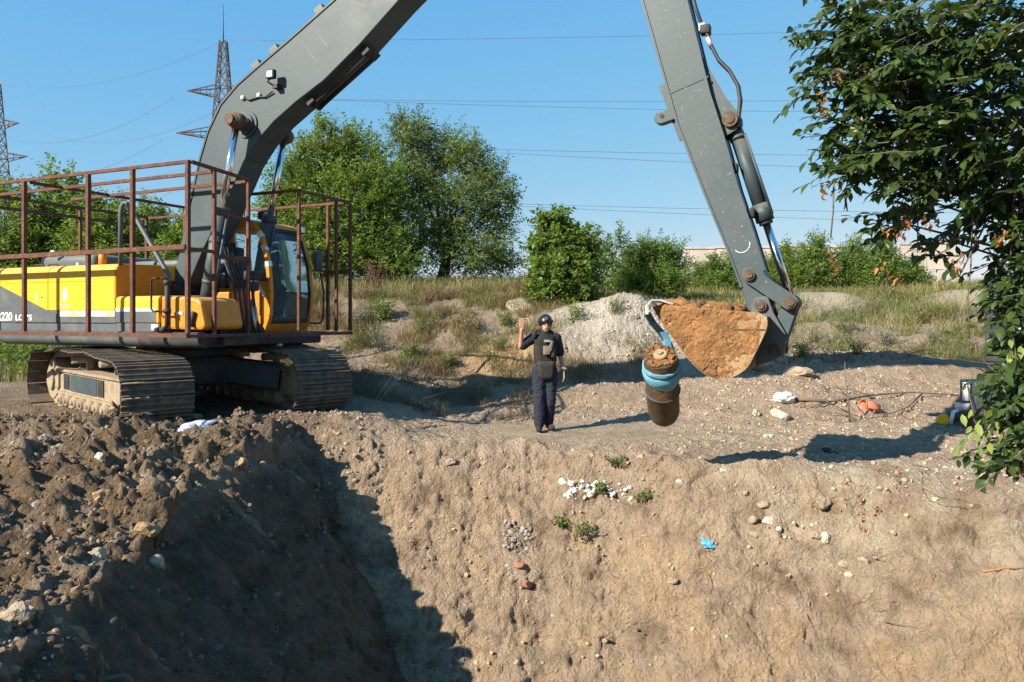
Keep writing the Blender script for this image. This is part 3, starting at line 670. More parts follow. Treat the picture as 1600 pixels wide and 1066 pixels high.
# boom foot bracket, clutter between boom and cab
q = MB()
for y_ in (-.40, .34): q.prism([(-.25, 1.2), (.55, 1.2), (.42, 1.75), (.30, 2.0), (.10, 2.02), (-.1, 1.75)], y_, y_ + .06)
q.cyl((.22, -.45, 1.88), (.22, .45, 1.88), .09); q.box(.5, 1.2, -.45, .30, 1.2, 1.4); q.build('boom_bracket', M['black'], ex)
q = MB().box(.35, .95, .05, .33, 1.22, 1.85); q.build('valve_block', M['orange'], ex, .02)
hs = MB()
for k in range(5):
    y_ = -.20 + k * .07; hs.tube([(1.35 + .03 * k, y_, 1.2), (1.30 + .02 * k, y_, 1.5), (1.18 + .02 * k, y_ + .05, 1.9), (1.05, y_ + .02, 2.25), (.95, y_, 2.6)], .022, 8)
hs.build('hydraulic_hose', M['hose'], ex)
q = MB()
for k in range(2): q.tube([(1.42, .02 + k * .06, 1.2), (1.40, .02 + k * .06, 1.42), (1.36, .02 + k * .06, 1.62)], .028, 8)
q.build('hose_fitting', M['brass'], ex)
q = MB().bbox(1.22, 1.42, -.02, .16, 2.02, 2.16, .02).bbox(1.25, 1.40, 0, .14, 1.86, 2.0, .02); q.build('valve_body', M['black'], ex)

# boom: a long box girder bent near its foot
top = [(.20, 1.80), (.08, 1.90), (.12, 2.11), (.42, 3.07), (.64, 3.80), (.81, 4.22), (1.06, 4.60), (1.39, 4.86), (1.73, 5.05), (2.31, 5.36), (3.17, 5.84), (4.6, 6.70), (6.55, 7.80)]
tip = [(6.80, 7.86), (6.95, 7.74), (6.85, 7.56)]
bot = [(6.55, 7.36), (4.14, 5.64), (3.51, 5.14), (2.93, 4.74), (2.45, 4.50), (2.05, 4.26), (1.75, 4.02), (1.50, 3.74), (1.30, 3.40), (1.05, 2.98), (.72, 2.50), (.42, 1.98)]
q = MB().prism(top + tip + bot, -.30, .14); bo = q.build('boom', M['grey'], ex, .012)
for y_ in (-.30, .14):                      # lip of the side plate along the top edge
    q = MB(); rail([(a_ - .0, b_ + .012) for a_, b_ in top[3:]], y_, .03, .03, q); q.build('boom_edge', M['grey'], bo)
for y_ in (-.22, -.14, .0, .08):           # steel pipes along the back of the boom
    q = MB().tube([(a_ - .05 * (1 if i < 4 else .6), y_, b_ + .07 + .0 * i) for i, (a_, b_) in enumerate(top[3:])], .022, 8); q.build('boom_pipe', M['black'], bo)
for x_, z_ in ((1.72, 5.08), (2.05, 5.26), (2.85, 5.70), (4.0, 6.37)):
    q = MB().box(-.07, .07, -.27, .12, -.02, .11, Matrix.Translation((x_, 0, z_)) @ Matrix.Rotation(-.53, 4, 'Y')); q.build('pipe_clamp', M['dgrey'], bo)
q = MB().cyl((1.56, -.62, 4.27), (1.56, .62, 4.27), .095, n=24).cyl((1.56, -.66, 4.27), (1.56, -.60, 4.27), .075, n=18); q.build('boom_pin', M['pinrust'], bo)
for s_ in (-1, 1):
    y_ = -.30 if s_ < 0 else .14
    q = MB().cyl((1.56, y_, 4.27), (1.56, y_ + s_ * .025, 4.27), .20, n=28).cyl((1.56, y_ + s_ * .025, 4.27), (1.56, y_ + s_ * .06, 4.27), .15, n=28); q.build('pin_boss', M['grey'], bo)
lm = MB().bbox(2.06, 2.20, -.47, -.40, 4.82, 4.95, .015).tube([(2.10, -.43, 4.83), (2.06, -.43, 4.79), (2.12, -.40, 4.75), (2.15, -.31, 4.73)], .014, 8).box(2.12, 2.20, -.40, -.30, 4.70, 4.76)
lm = lm.build('work_lamp', M['black'], bo); MB().box(2.08, 2.18, -.477, -.470, 4.84, 4.93).build('lens', M['lamp'], lm)
q = MB().tube([(1.52, -.315, 4.66), (1.62, -.32, 4.61), (1.80, -.32, 4.635), (1.92, -.32, 4.62), (2.06, -.33, 4.68)], .012, 6); q.build('lamp_cable', M['black'], bo)
q = MB()
for x_, z_ in ((1.50, 4.66), (1.80, 4.66), (2.14, 4.73)): q.bbox(x_ - .03, x_ + .03, -.34, -.30, z_ - .03, z_ + .03, .01)
q.build('cable_clip', M['lamp'], bo)
q = MB().prism([(3.88, 6.10), (3.99, 6.17), (3.99, 6.01), (3.90, 5.96)], -.304, -.300); q.build('white_mark', M['white'], bo)
q = MB()
for (x0, z0, x1, z1) in ((2.58, 5.33, 2.82, 4.98), (3.22, 5.62, 3.34, 5.46), (3.5, 5.72, 3.62, 5.64), (3.95, 5.95, 4.07, 5.77), (2.85, 5.38, 3.0, 5.2), (3.7, 5.85, 3.78, 5.62), (3.3, 5.3, 3.42, 5.34)): q.bar((x0, -.3005, z0), (x1, -.3005, z1), .007, .003, (0, 1, 0))
q.build('paint_scratch', worn('scratched paint', (.17, .185, .175), (.11, .125, .12), 9), bo)
q = MB()
for x_, z_ in ((2.62, 4.52), (3.55, 5.10)): q.box(-.06, .06, -.22, .06, -.05, .03, Matrix.Translation((x_, 0, z_)) @ Matrix.Rotation(-.62, 4, 'Y'))
q.cyl((2.62, -.15, 4.46), (3.55, -.15, 5.04), .03).cyl((2.62, .0, 4.46), (3.55, .0, 5.04), .03); q.build('underside_pipe', M['black'], bo)
# boom cylinders
for y_ in (-.50, .50):
    f0, f1 = Vector((.92, y_, 1.42)), Vector((1.56, y_, 4.27)); d_ = (f1 - f0).normalized()
    q = MB().cyl(f0, f0 + d_ * 1.62, .10, n=20).cyl(f0 + d_ * 1.56, f0 + d_ * 1.68, .115, n=20).cyl(f0 - Vector((0, .12, 0)), f0 + Vector((0, .12, 0)), .11, n=18)
    q.tube([f0 + d_ * .2 + Vector((.12, 0, 0)), f0 + d_ * 1.5 + Vector((.12, 0, 0))], .02, 8)
    for t_ in (.55, 1.15): q.cyl(f0 + d_ * t_, f0 + d_ * (t_ + .05), .108, n=20)
    bc = q.build('boom_cylinder', M['grey'], ex)
    q = MB().cyl(f0 + d_ * 1.6, f1 - d_ * .09, .052, n=18); q.build('piston_rod', M['chrome'], bc)
    q = MB().cyl(f1 - Vector((0, .07, 0)), f1 + Vector((0, .07, 0)), .12, n=20); q.build('rod_eye', M['pinrust'], bc)
# arm
armL = [(6.40, 8.35), (6.52, 7.75), (7.39, 5.14), (7.68, 4.10), (7.80, 3.66), (8.10, 2.86), (8.36, 2.20), (8.50, 1.80), (8.56, 1.56)]
armR = [(8.66, 1.48), (8.80, 1.50), (8.82, 1.66), (8.74, 1.98), (8.60, 2.46), (8.45, 2.92), (8.31, 3.46), (8.15, 3.98), (7.90, 5.05), (7.22, 7.75), (6.95, 8.45)]
q = MB().prism(armL + armR, -.215, .215); ar = q.build('arm', M['armgrey'], ex, .012)
for pts in (armL[1:8], armR[3:10]):
    for y_ in (-.215, .215):
        q = MB(); rail(pts, y_, .026, .03, q); q.build('arm_edge', M['armgrey'], ar)
q = MB().bar((7.70, -.216, 4.02), (8.14, -.216, 4.16), .02, .012, (0, 1, 0)); q.build('weld_seam', M['armgrey'], ar)
q = MB().prism([(7.86, 4.90), (8.06, 4.42), (8.30, 3.96), (8.47, 3.72), (8.44, 3.56), (8.33, 3.50), (8.22, 3.52), (8.1, 4.0)], -.14, -.10).prism([(7.86, 4.90), (8.06, 4.42), (8.30, 3.96), (8.47, 3.72), (8.44, 3.56), (8.33, 3.50), (8.22, 3.52), (8.1, 4.0)], .10, .14); q.build('cylinder_bracket', M['armgrey'], ar)
q = MB().cyl((8.37, -.19, 3.67), (8.37, .19, 3.67), .085, n=20).cyl((8.37, -.205, 3.67), (8.37, -.185, 3.67), .05, n=14); q.build('bracket_pin', M['pinrust'], ar)
q = MB().prism([(7.78, 3.98), (7.60, 3.87)] + [(7.565 + .075 * math.cos(a_), 3.80 + .075 * math.sin(a_)) for a_ in np.linspace(2.2, 4.9, 7)] + [(7.80, 3.78)], -.06, .06); lg = q.build('lifting_lug', M['armgrey'], ar, .008)
MB().cyl((7.585, -.068, 3.815), (7.585, .068, 3.815), .026, n=12).build('lug_hole', M['black'], lg)
q = MB().bar((7.66, 0, 4.22), (7.90, 0, 3.56), .26, .03, (0, 1, 0)); q.build('lug_plate', M['armgrey'], ar)
for k in range(6):
    t_ = (k + .5) / 6; q = MB().bar((7.645 + .24 * t_ - .025, -.11, 4.21 - .66 * t_), (7.645 + .24 * t_ + .01, -.11, 4.22 - .66 * t_), .03); q.build('bolt', M['black'], ar)
for x_, z_ in ((8.06, 4.72), (8.36, 3.13), (8.54, 2.62)):
    q = MB().bbox(x_ - .02, x_ + .09, -.17, -.05, z_ - .05, z_ + .05, .01); q.build('pipe_clamp', M['black'], ar)
q = MB().bbox(8.02, 8.10, -.16, .0, 4.70, 4.80, .015); q.build('clamp_cap', M['lamp'], ar)
for y_ in (-.14, -.07):
    q = MB().tube([(7.35, y_, 7.4), (7.70, y_, 6.1), (7.98, y_, 5.0), (8.08, y_, 4.70)], .02, 8); q.build('arm_pipe', M['armgrey'], ar)
    q = MB().tube([(8.10, y_, 4.72), (8.15, y_, 4.55), (8.24, y_, 4.36), (8.36, y_, 4.22), (8.45, y_, 4.05), (8.475, y_, 3.88), (8.455, y_ + .0, 3.70 + (y_ + .1)), (8.46, y_, 3.58)], .021, 8); q.build('arm_hose', M['hose'], ar)
    q = MB().cyl((8.12, y_, 4.62), (8.16, y_, 4.52), .027, n=10); q.build('hose_fitting', M['lamp'], ar)
q = MB()
for a0 in np.linspace(-.6, 2.2, 9): pass
q.tube([(8.50 + .09 * math.cos(a_), -.2175, 2.27 + .09 * math.sin(a_)) for a_ in np.linspace(-2.4, .3, 10)], .006, 6); q.build('worn_ring', M['white'], ar)
# arm cylinder above the boom (mostly outside the picture)
q = MB().cyl((3.6, 0, 6.35), (5.3, 0, 7.55), .12, n=18).prism([(3.4, 5.9), (3.9, 6.3), (3.62, 6.5), (3.5, 6.4)], -.12, .12); ac = q.build('arm_cylinder', M['grey'], ex)
MB().cyl((5.3, 0, 7.55), (6.5, 0, 8.32), .055, n=16).build('piston_rod', M['chrome'], ac)
# bucket cylinder
f0, f1 = Vector((8.38, 0, 3.66)), Vector((9.01, 0, 1.64)); d_ = (f1 - f0).normalized()
q = MB().cyl(f0 + d_ * .10, f0 + d_ * 1.02, .082, n=22).cyl(f0 + d_ * .98, f0 + d_ * 1.17, .10, n=22).cyl(f0 + d_ * 1.17, f0 + d_ * 1.21, .075, n=18).cyl(f0 - Vector((0, .09, 0)), f0 + Vector((0, .09, 0)), .10, n=18)
q.tube([f0 + d_ * .15 + Vector((.09, -.05, 0)), f0 + d_ * 1.1 + Vector((.10, -.05, 0))], .016, 8)
for t_ in (.16, .98): q.cyl(f0 + d_ * t_, f0 + d_ * (t_ + .04), .095, n=22)
bk_ = q.build('bucket_cylinder', M['grey'], ex)
MB().cyl(f0 + d_ * 1.19, f1 - d_ * .06, .043, n=18).build('piston_rod', M['chrome'], bk_)
# linkage
def plate(mb, a, b, wa, wb, y0, y1):
    a, b = Vector((a[0], 0, a[1])), Vector((b[0], 0, b[1])); d_ = (b - a).normalized(); n_ = Vector((-d_.z, 0, d_.x)); pl = []
    t0 = math.atan2(n_.z, n_.x)
    for k in range(9): an = t0 + math.pi * k / 8; pl.append((a.x + wa * math.cos(an), a.z + wa * math.sin(an)))
    for k in range(9): an = t0 + math.pi + math.pi * k / 8; pl.append((b.x + wb * math.cos(an), b.z + wb * math.sin(an)))
    mb.prism(pl, y0, y1)
for y_ in (-.29, .25):
    q = MB(); plate(q, (8.59, 1.93), (9.01, 1.63), .085, .085, y_, y_ + .04); q.build('rocker_link', M['armgrey'], ex, .006)
q = MB(); plate(q, (9.01, 1.63), (8.84, 1.13), .08, .085, -.20, -.08); plate(q, (9.01, 1.63), (8.84, 1.13), .08, .085, .08, .20); q.box(8.86, 8.98, -.08, .08, 1.3, 1.5); q.build('bucket_link', M['armgrey'], ex, .006)
for x_, z_, y_ in ((8.59, 1.93, .33), (9.01, 1.63, .33), (8.71, 1.60, .31), (8.84, 1.13, .31)):
    q = MB().cyl((x_, -y_, z_), (x_, y_, z_), .062, n=20).cyl((x_, -y_ - .02, z_), (x_, -y_, z_), .04, n=12); q.build('linkage_pin', M['pinrust'], ex)
# bucket
def curve2(pts, n=4):
    out = []
    for i in range(len(pts) - 1):
        p0, p1, p2, p3 = (pts[max(i - 1, 0)], pts[i], pts[i + 1], pts[min(i + 2, len(pts) - 1)])
        for k in range(n):
            t = k / n
            out.append(tuple(.5 * (2 * p1[j] + (p2[j] - p0[j]) * t + (2 * p0[j] - 5 * p1[j] + 4 * p2[j] - p3[j]) * t * t + (3 * p1[j] - p0[j] - 3 * p2[j] + p3[j]) * t ** 3) for j in (0, 1)))
    out.append(tuple(pts[-1])); return out
shell = curve2([(7.60, 1.585), (7.72, 1.385), (7.88, 1.165), (8.05, .955), (8.22, .835), (8.39, .815), (8.59, .93), (8.70, 1.13), (8.80, 1.36), (8.80, 1.48)], 4)
q = MB(); n_ = len(shell); ctr = Vector((8.2, 0, 1.4))
inner = [((x + (ctr.x - x) * .07), (z + (ctr.z - z) * .07)) for x, z in shell]
q.prism(shell + inner[::-1], -.545, .545); bu = q.build('bucket', worn('bucket back steel', (.045, .038, .032), (.16, .10, .05), 6, .7, thr=(.5, .75), bump=.4), ex)
side_poly = shell + [(8.70, 1.525), (7.98, 1.575), (7.72, 1.625)]
for y_ in (-.575, .545):                    # side cheeks, caked with clay
    bm = bmesh.new(); vs = [bm.verts.new((x, y_, z)) for x, z in side_poly]; f_ = bm.faces.new(vs)
    r_ = bmesh.ops.extrude_face_region(bm, geom=[f_])
    for v_ in r_['geom']:
        if isinstance(v_, bmesh.types.BMVert): v_.co.y += .03
    bmesh.ops.triangulate(bm, faces=bm.faces[:]); bmesh.ops.recalc_face_normals(bm, faces=bm.faces[:])
    me = bpy.data.meshes.new('side_cheek'); bm.to_mesh(me); bm.free(); me.materials.append(M['clay']); link('side_cheek', me, bu)
q = MB()
for y_ in (-.27, .21): q.prism([(8.64, 1.68), (8.78, 1.70), (8.84, 1.52), (8.96, 1.30), (8.95, 1.08), (8.86, 1.02), (8.66, .94), (8.66, 1.3), (8.60, 1.5)], y_, y_ + .05)
q.build('bucket_ear', M['dgrey'], bu, .006)
q = MB().bar((8.36, -.579, 1.345), (8.78, -.579, 1.345), .012, .012, (0, 1, 0)); q.build('cheek_seam', M['decaldark'], bu)
for k in range(5):
    y_ = -.46 + k * .23
    q = MB().prism([(7.66, 1.56), (7.52, 1.70), (7.50, 1.72), (7.56, 1.62), (7.62, 1.50)], y_ - .05, y_ + .05); q.build('tooth', M['steel'], bu)
# caked clay crust on the near cheek: real lumps
px = np.linspace(7.58, 8.74, 190); pz = np.linspace(.80, 1.64, 140); A, B = np.meshgrid(px, pz)
def inside(px_, pz_, poly):
    r_ = np.zeros(px_.shape, bool); j = len(poly) - 1
    for i in range(len(poly)):
        xi, zi = poly[i]; xj, zj = poly[j]
        r_ ^= ((zi > pz_) != (zj > pz_)) & (px_ < (xj - xi) * (pz_ - zi) / (zj - zi + 1e-12) + xi); j = i
    return r_
th = fbm(A * 4, B * 4, A * 0 + 2, 5, .6) * .014 + np.abs(fbm(A * 16, B * 16, A * 0, 3, .6)) * .011 - np.clip(fbm(A * 7, B * 7, A * 0 + 8, 4, .65) - .35, 0, 1) * .05 + .020 * ss(8.62, 8.2, A + (1.2 - B) * .3) - .003
ins = inside(A, B, side_poly)
ed = np.minimum.reduce([np.hypot(A - x, B - z) for x, z in side_poly + [((side_poly[i][0] + side_poly[i + 1][0]) / 2, (side_poly[i][1] + side_poly[i + 1][1]) / 2) for i in range(len(side_poly) - 1)]])
th = np.where(ins, th * ss(.0, .04, ed), -.02) 
idx = np.arange(A.size).reshape(A.shape); Fq = np.stack([idx[:-1, :-1], idx[:-1, 1:], idx[1:, 1:], idx[1:, :-1]], -1).reshape(-1, 4)
keep = ins.ravel()[Fq].all(1)
me = arr_mesh('clay_crust', np.stack([A, -.575 - np.maximum(th, -.01), B], -1).reshape(-1, 3), Fq[keep], M['claydirt'], None, True)
link('clay_crust', me, bu)

# guard cage of rusty square tube
cage = MB(); zb_, zm_, zt_ = 1.235, 2.36, 3.44
cg = MB().box(1.86, 1.92, -.42, -.36, zb_ - .03, zb_ + .0); 
cg = MB().bar((1.92, -1.72, zb_), (-3.0, -1.72, zb_), .055); cg = cg.build('guard_cage', M['rust'], ex)
def gb(a_, b_, w_=.042): MB().bar(a_, b_, w_, None, (0, 0, 1)).build('cage_bar', M['rust'], cg)
gb((1.94, -1.72, zt_), (-3.0, -1.72, zt_ - .02)); gb((1.91, -1.735, zm_), (-3.0, -1.735, zm_ - .03), .06)
for x_ in (1.92, .94, .09, -1.24, -2.60): gb((x_, -1.72, zb_ + .028), (x_, -1.72, zt_ - .025), .050)
gb((1.94, -1.69, zt_ + .005), (1.68, -.40, zt_)); gb((1.90, -1.69, zm_ - .02), (1.83, -1.22, zm_ - .02)); gb((1.81, -1.17, zm_ - .08), (1.70, -.42, zm_ - .06), .06)
gb((1.82, -1.18, zb_), (1.82, -1.18, zt_ - .02)); gb((1.68, -.40, zb_), (1.68, -.40, zt_ - .02)); gb((1.81, -1.17, 2.88), (1.70, -.42, 2.86))
gb((1.90, -1.69, zb_ - .01), (1.70, -.42, zb_ - .02)); gb((1.80, -1.2, zt_ - .03), (-3.0, -1.2, zt_ - .06)); gb((1.66, -.42, zt_ - .03), (-2.0, -.42, zt_ - .06))
gb((-1.15, -1.69, zt_ - .045), (-1.15, 1.72, zt_ - .05)); gb((-2.85, -1.69, zt_ - .05), (-2.85, 1.72, zt_ - .06)); gb((-2.85, -1.69, zt_ - .22), (-2.85, 1.72, zt_ - .24))
gb((-3.0, 1.75, zt_ - .08), (1.90, 1.75, zt_ - .05)); gb((.4, .35, zt_ - .06), (1.97, .35, zt_ - .06)); gb((1.97, .37, zt_ - .065), (1.91, 1.73, zt_ - .06))
for x_, y_ in ((-2.85, .35), (-2.85, 1.74), (-1.85, 1.74), (-.75, 1.74), (.3, 1.74), (1.90, 1.74), (1.44, 1.74)): gb((x_, y_, zb_), (x_, y_, zt_ - .09), .046)
gb((1.97, .35, zb_), (1.97, .35, zt_ - .09)); gb((1.93, 1.32, zb_), (1.93, 1.32, zt_ - .09)); gb((1.47, 1.74, 2.22), (1.88, 1.74, 2.22), .06)
gb((1.97, -.30, zb_ - .03), (1.90, 1.74, zb_ - .04), .05); gb((1.99, -.42, zb_ + .01), (1.97, .33, zb_ + .01)); gb((1.94, 1.74, zb_ - .04), (-.2, 1.74, zb_ - .04))
gb((-2.85, 1.74, zb_), (-.25, 1.74, zb_)); gb((-3.0, -1.72, zb_), (-3.0, 1.74, zb_))

# ------------------------------------------------------------------ soil in the bucket, bomb, sling
exM = Matrix.Translation((CX, CY, ZG)) @ Matrix.Rotation(-R(24.0), 4, 'Z')
def EX(x, y, z): return exM @ Vector((x, y, z))
q = MB()
rd = random.Random(5)
for k in range(46):
    t_ = rd.random(); x_ = 7.68 + t_ * .75; y_ = rd.uniform(-.5, .5)
    q.ico(EX(x_, y_, 1.545 + .05 * (1 - t_) + rd.uniform(-.03, .03)), rd.uniform(.05, .12), 2, (1.2, 1.2, .7), .28, k)
q.box(-.01, .01, -.01, .01, -.01, .01, Matrix.Translation(EX(8.1, 0, 1.4)))
tag(q.build('soil_load', M['claydirt']), 'orange clay soil heaped in the excavator bucket', kind='stuff')

bt, bb = at(1032, 557, 8.30), at(1037, 640, 8.86)
bomb = empty('aerial_bomb', bb); tag(bomb, 'rusty olive cylindrical bomb hanging upright in a blue sling below the bucket', 'bomb')
ax_ = (bt - bb).normalized(); BR = .182
def bpt(t, r, a_):
    x_ = ax_.orthogonal().normalized(); y_ = ax_.cross(x_); return bb + ax_ * t + (x_ * math.cos(a_) + y_ * math.sin(a_)) * r
LB = (bt - bb).length
m_bomb = worn('corroded olive bomb casing', (.060, .052, .030), (.15, .065, .022), 5, .7, .2, thr=(.46, .64), col3=(.25, .13, .05), scale3=16, thr3=(.62, .72), bump=.5)
q = MB(); prf = [(-.20, .03), (-.195, .07), (-.175, .11), (-.13, .145), (-.07, .168), (.0, BR), (.30, BR), (.31, BR * 1.03), (.36, BR * 1.03), (.37, BR), (LB - .02, BR), (LB, BR * .97)]
q.tube([bb + ax_ * t for t, r in prf], [r for t, r in prf], 32); o = q.build('casing', m_bomb, bomb); o.matrix_parent_inverse = Matrix.Translation(-bb)
q = MB(); q.tube([bb + ax_ * (LB - .01), bb + ax_ * (LB + .035), bb + ax_ * (LB + .05)], [BR * .42, BR * .42, BR * .36], 22).tube([bb + ax_ * (LB + .05), bb + ax_ * (LB + .075)], [.03, .022], 12)
o = q.build('fuze_plug', worn('pale corroded base plate', (.30, .27, .17), (.36, .19, .07), 14, .8, thr=(.4, .6), bump=.5), bomb); o.matrix_parent_inverse = Matrix.Translation(-bb)
q = MB(); rd = random.Random(9)
for k in range(60):
    a_ = rd.random() * 6.283; rr = BR * rd.uniform(.5, .92); p = bpt(LB + .008, rr, a_); q.ico(p, rd.uniform(.018, .045), 1, (1, 1, .7), .3, k)
o = q.build('clay_crust', M['claydirt'], bomb); o.matrix_parent_inverse = Matrix.Translation(-bb); o['kind'] = 'stuff'
q = MB(); q.tube([bpt(.335 + .0 * k, BR + .012, k * .35) for k in range(19)], .008, 6); o = q.build('band_weld', m_bomb, bomb); o.matrix_parent_inverse = Matrix.Translation(-bb)

m_sling = worn('blue textile sling', (.10, .29, .38), (.17, .38, .45), 14, .9, thr=(.4, .7), col3=(.30, .33, .30), scale3=30, thr3=(.62, .72), bump=.6)
m_slingw = worn('white textile sling', (.58, .58, .54), (.40, .38, .33), 8, .9, thr=(.45, .7), bump=.5)
m_slingt = worn('dark teal textile sling', (.035, .085, .10), (.06, .13, .15), 12, .9, thr=(.4, .7), bump=.5)
sl = empty('lifting_sling', EX(7.6, -.2, 1.6)); tag(sl, 'blue and white textile sling looped from the bucket teeth round the bomb', 'sling'); sli = Matrix.Translation(-EX(7.6, -.2, 1.6))
def ribbon(pts, wdt, side, th=.008):
    mb = MB(); pts = [Vector(p) for p in pts]
    for i, p in enumerate(pts):
        s_ = Vector(side[i] if isinstance(side, list) else side).normalized() * wdt / 2
        d_ = (pts[min(i + 1, len(pts) - 1)] - pts[max(i - 1, 0)]).normalized(); n_ = d_.cross(s_).normalized() * th / 2
        mb.v += [p - s_ - n_, p + s_ - n_, p + s_ + n_, p - s_ + n_]
    for i in range(len(pts) - 1):
        for k in range(4): mb.f.append([i * 4 + k, i * 4 + (k + 1) % 4, i * 4 + 4 + (k + 1) % 4, i * 4 + 4 + k]); mb.sm.append(False)
    mb.f += [[3, 2, 1, 0], [len(pts) * 4 - 4, len(pts) * 4 - 3, len(pts) * 4 - 2, len(pts) * 4 - 1]]; mb.sm += [False, False]; return mb
def wrap(t0, amp, wd, seed, name, mat, r0=.012, tilt=0.0):
    mb = MB(); n = 44; rd_ = random.Random(seed); ph = rd_.random() * 6
    rows = 6
    for j in range(rows + 1):
        for k in range(n):
            a_ = 2 * math.pi * k / n; f_ = j / rows - .5
            r_ = BR + r0 + .012 * math.cos(math.pi * f_) + .010 * mnoise.noise(Vector((math.cos(a_) * 2, math.sin(a_) * 2, j * 1.4 + seed)))
            t_ = t0 + f_ * wd * (1 + .25 * math.sin(a_ * 2 + ph)) + amp * math.sin(a_ + ph) + tilt * math.cos(a_)
            mb.v.append(bpt(t_, r_, a_))
    for j in range(rows):
        for k in range(n): mb.f.append([j * n + k, j * n + (k + 1) % n, (j + 1) * n + (k + 1) % n, (j + 1) * n + k]); mb.sm.append(True)
    o_ = mb.build(name, mat, sl); o_.matrix_parent_inverse = sli
    sd = o_.modifiers.new('s', 'SOLIDIFY'); sd.thickness = .012; sd.offset = -1; one_mesh(o_); return o_
wrap(LB - .20, .018, .10, 1, 'blue_wrap', m_sling, .016, .02); wrap(LB - .27, .03, .11, 2, 'blue_wrap', m_sling, .006, .03); wrap(LB - .13, .03, .06, 4, 'blue_wrap', m_sling, .010, -.03)
wrap(.34, .008, .026, 3, 'purple_band', worn('purple band', (.14, .085, .17), (.10, .07, .09), 9, .8), .002)
p0 = EX(7.54, -.42, 1.66); lip = at(1010, 487, 8.42)
pth = [at(1050, 476, 8.44), at(1030, 470, 8.42), at(1017, 470, 8.38), at(1010, 478, 8.36), at(1011, 492, 8.36)]
o = ribbon(pth, .12, EX(0, 1, 0) - EX(0, 0, 0) + Vector((-.35, 0, -.1)), .02).build('white_loop', m_slingw, sl); o.matrix_parent_inverse = sli
pth = [at(1011, 490, 8.38), at(1020, 505, 8.44), at(1035, 522, 8.52), at(1046, 540, 8.58), at(1054, 560, 8.60), at(1058, 580, 8.60)]
o = ribbon(pth, .085, Vector((.8, .5, .35)), .02).build('teal_strap', m_slingt, sl); o.matrix_parent_inverse = sli
pth = [at(1022, 502, 8.50), at(1032, 518, 8.56), at(1042, 532, 8.62), at(1050, 548, 8.64), at(1052, 575, 8.62)]
o = ribbon([p - Vector((.03, .05, .0)) for p in pth[2:]], .07, Vector((.9, .4, .2)), .02).build('white_strap', m_slingw, sl); o.matrix_parent_inverse = sli
pth = [at(1036, 519, 8.45), at(1042, 530, 8.47), at(1044, 543, 8.47), at(1038, 552, 8.45)]
o = ribbon(pth, .075, Vector((.9, .2, .1)), .015).build('blue_strap', worn('bright blue strap', (.10, .34, .55), (.2, .4, .5), 12, .8), sl); o.matrix_parent_inverse = sli

# ------------------------------------------------------------------ the man: capsules fused into one skin, clothes over it
def fuse(shapes, name, mat, parent, vox, smooth=6, crease=0.0):
    """shapes: capsules (a, b, ra, rb) and ellipsoids (c, (rx,ry,rz), matrix) fused to one continuous surface"""
    mb = MB()
    for s_ in shapes:
        if len(s_) == 4:
            a_, b_, ra, rb = s_; a_, b_ = Vector(a_), Vector(b_); L_ = (b_ - a_).length; d_ = (b_ - a_).normalized() if L_ > 1e-6 else Vector((0, 0, 1))
            pts = []; rs = []
            for k in range(5): an = math.pi / 2 * (1 - k / 4); pts.append(a_ - d_ * ra * math.sin(an) * .999); rs.append(max(ra * math.cos(an), 1e-4))
            for k in range(5): an = math.pi / 2 * k / 4; pts.append(b_ + d_ * rb * math.sin(an) * .999); rs.append(max(rb * math.cos(an), 1e-4))
            mb.tube(pts, rs, 14)
        else:
            c_, r_, rot = s_; mb.ico((0, 0, 0), 1, 3, M=Matrix.Translation(c_) @ rot @ Matrix.Diagonal((*r_, 1)))
    o_ = mb.build(name, mat)
    m_ = o_.modifiers.new('r', 'REMESH'); m_.mode = 'VOXEL'; m_.voxel_size = vox; m_.use_smooth_shade = True
    if smooth: m2_ = o_.modifiers.new('s', 'SMOOTH'); m2_.iterations = smooth; m2_.factor = .5
    one_mesh(o_)
    if crease:                              # cloth folds
        n_ = len(o_.data.vertices); a_ = np.empty(n_ * 3, np.float32); b_ = np.empty(n_ * 3, np.float32); o_.data.vertices.foreach_get('co', a_); o_.data.vertex_normals.foreach_get('vector', b_); a_ = a_.reshape(-1, 3); b_ = b_.reshape(-1, 3)
        k_ = 1 - 2 * np.abs(fbm(a_[:, 0] * 9 + 3 * a_[:, 2], a_[:, 1] * 9, a_[:, 2] * 14, 2)); o_.data.vertices.foreach_set('co', (a_ + b_ * (k_ * crease)[:, None]).ravel().astype(np.float32)); o_.data.update()
    o_.parent = parent; return o_
I4 = Matrix.Identity(4)
pf = hit(851, 674, 9, 14)
PXY = (pf.x, pf.y)
per = empty('person', (PXY[0], PXY[1], gz(*PXY) + .02), (0, 0, R(6))); tag(per, 'person in dark uniform, helmet and armour vest raising an open hand on the dirt path', 'person'); per.scale = (.965, .965, .965)
m_skin = worn('skin', (.40, .215, .135), (.46, .26, .17), 8, .5)
m_shirt = worn('black navy shirt', (.012, .013, .019), (.022, .022, .028), 8, .9)
m_trs = worn('navy trousers', (.012, .015, .030), (.022, .025, .040), 6, .9, thr=(.4, .8), dust=(.2, .16, .11, .25))
m_vest = worn('black armour vest', (.014, .014, .013), (.03, .029, .026), 9, .9)
m_helm = new_mat('black helmet', (.012, .013, .015), .32)
m_boot = worn('dusty black boots', (.016, .015, .014), (.10, .08, .055), 9, .75, thr=(.5, .8))
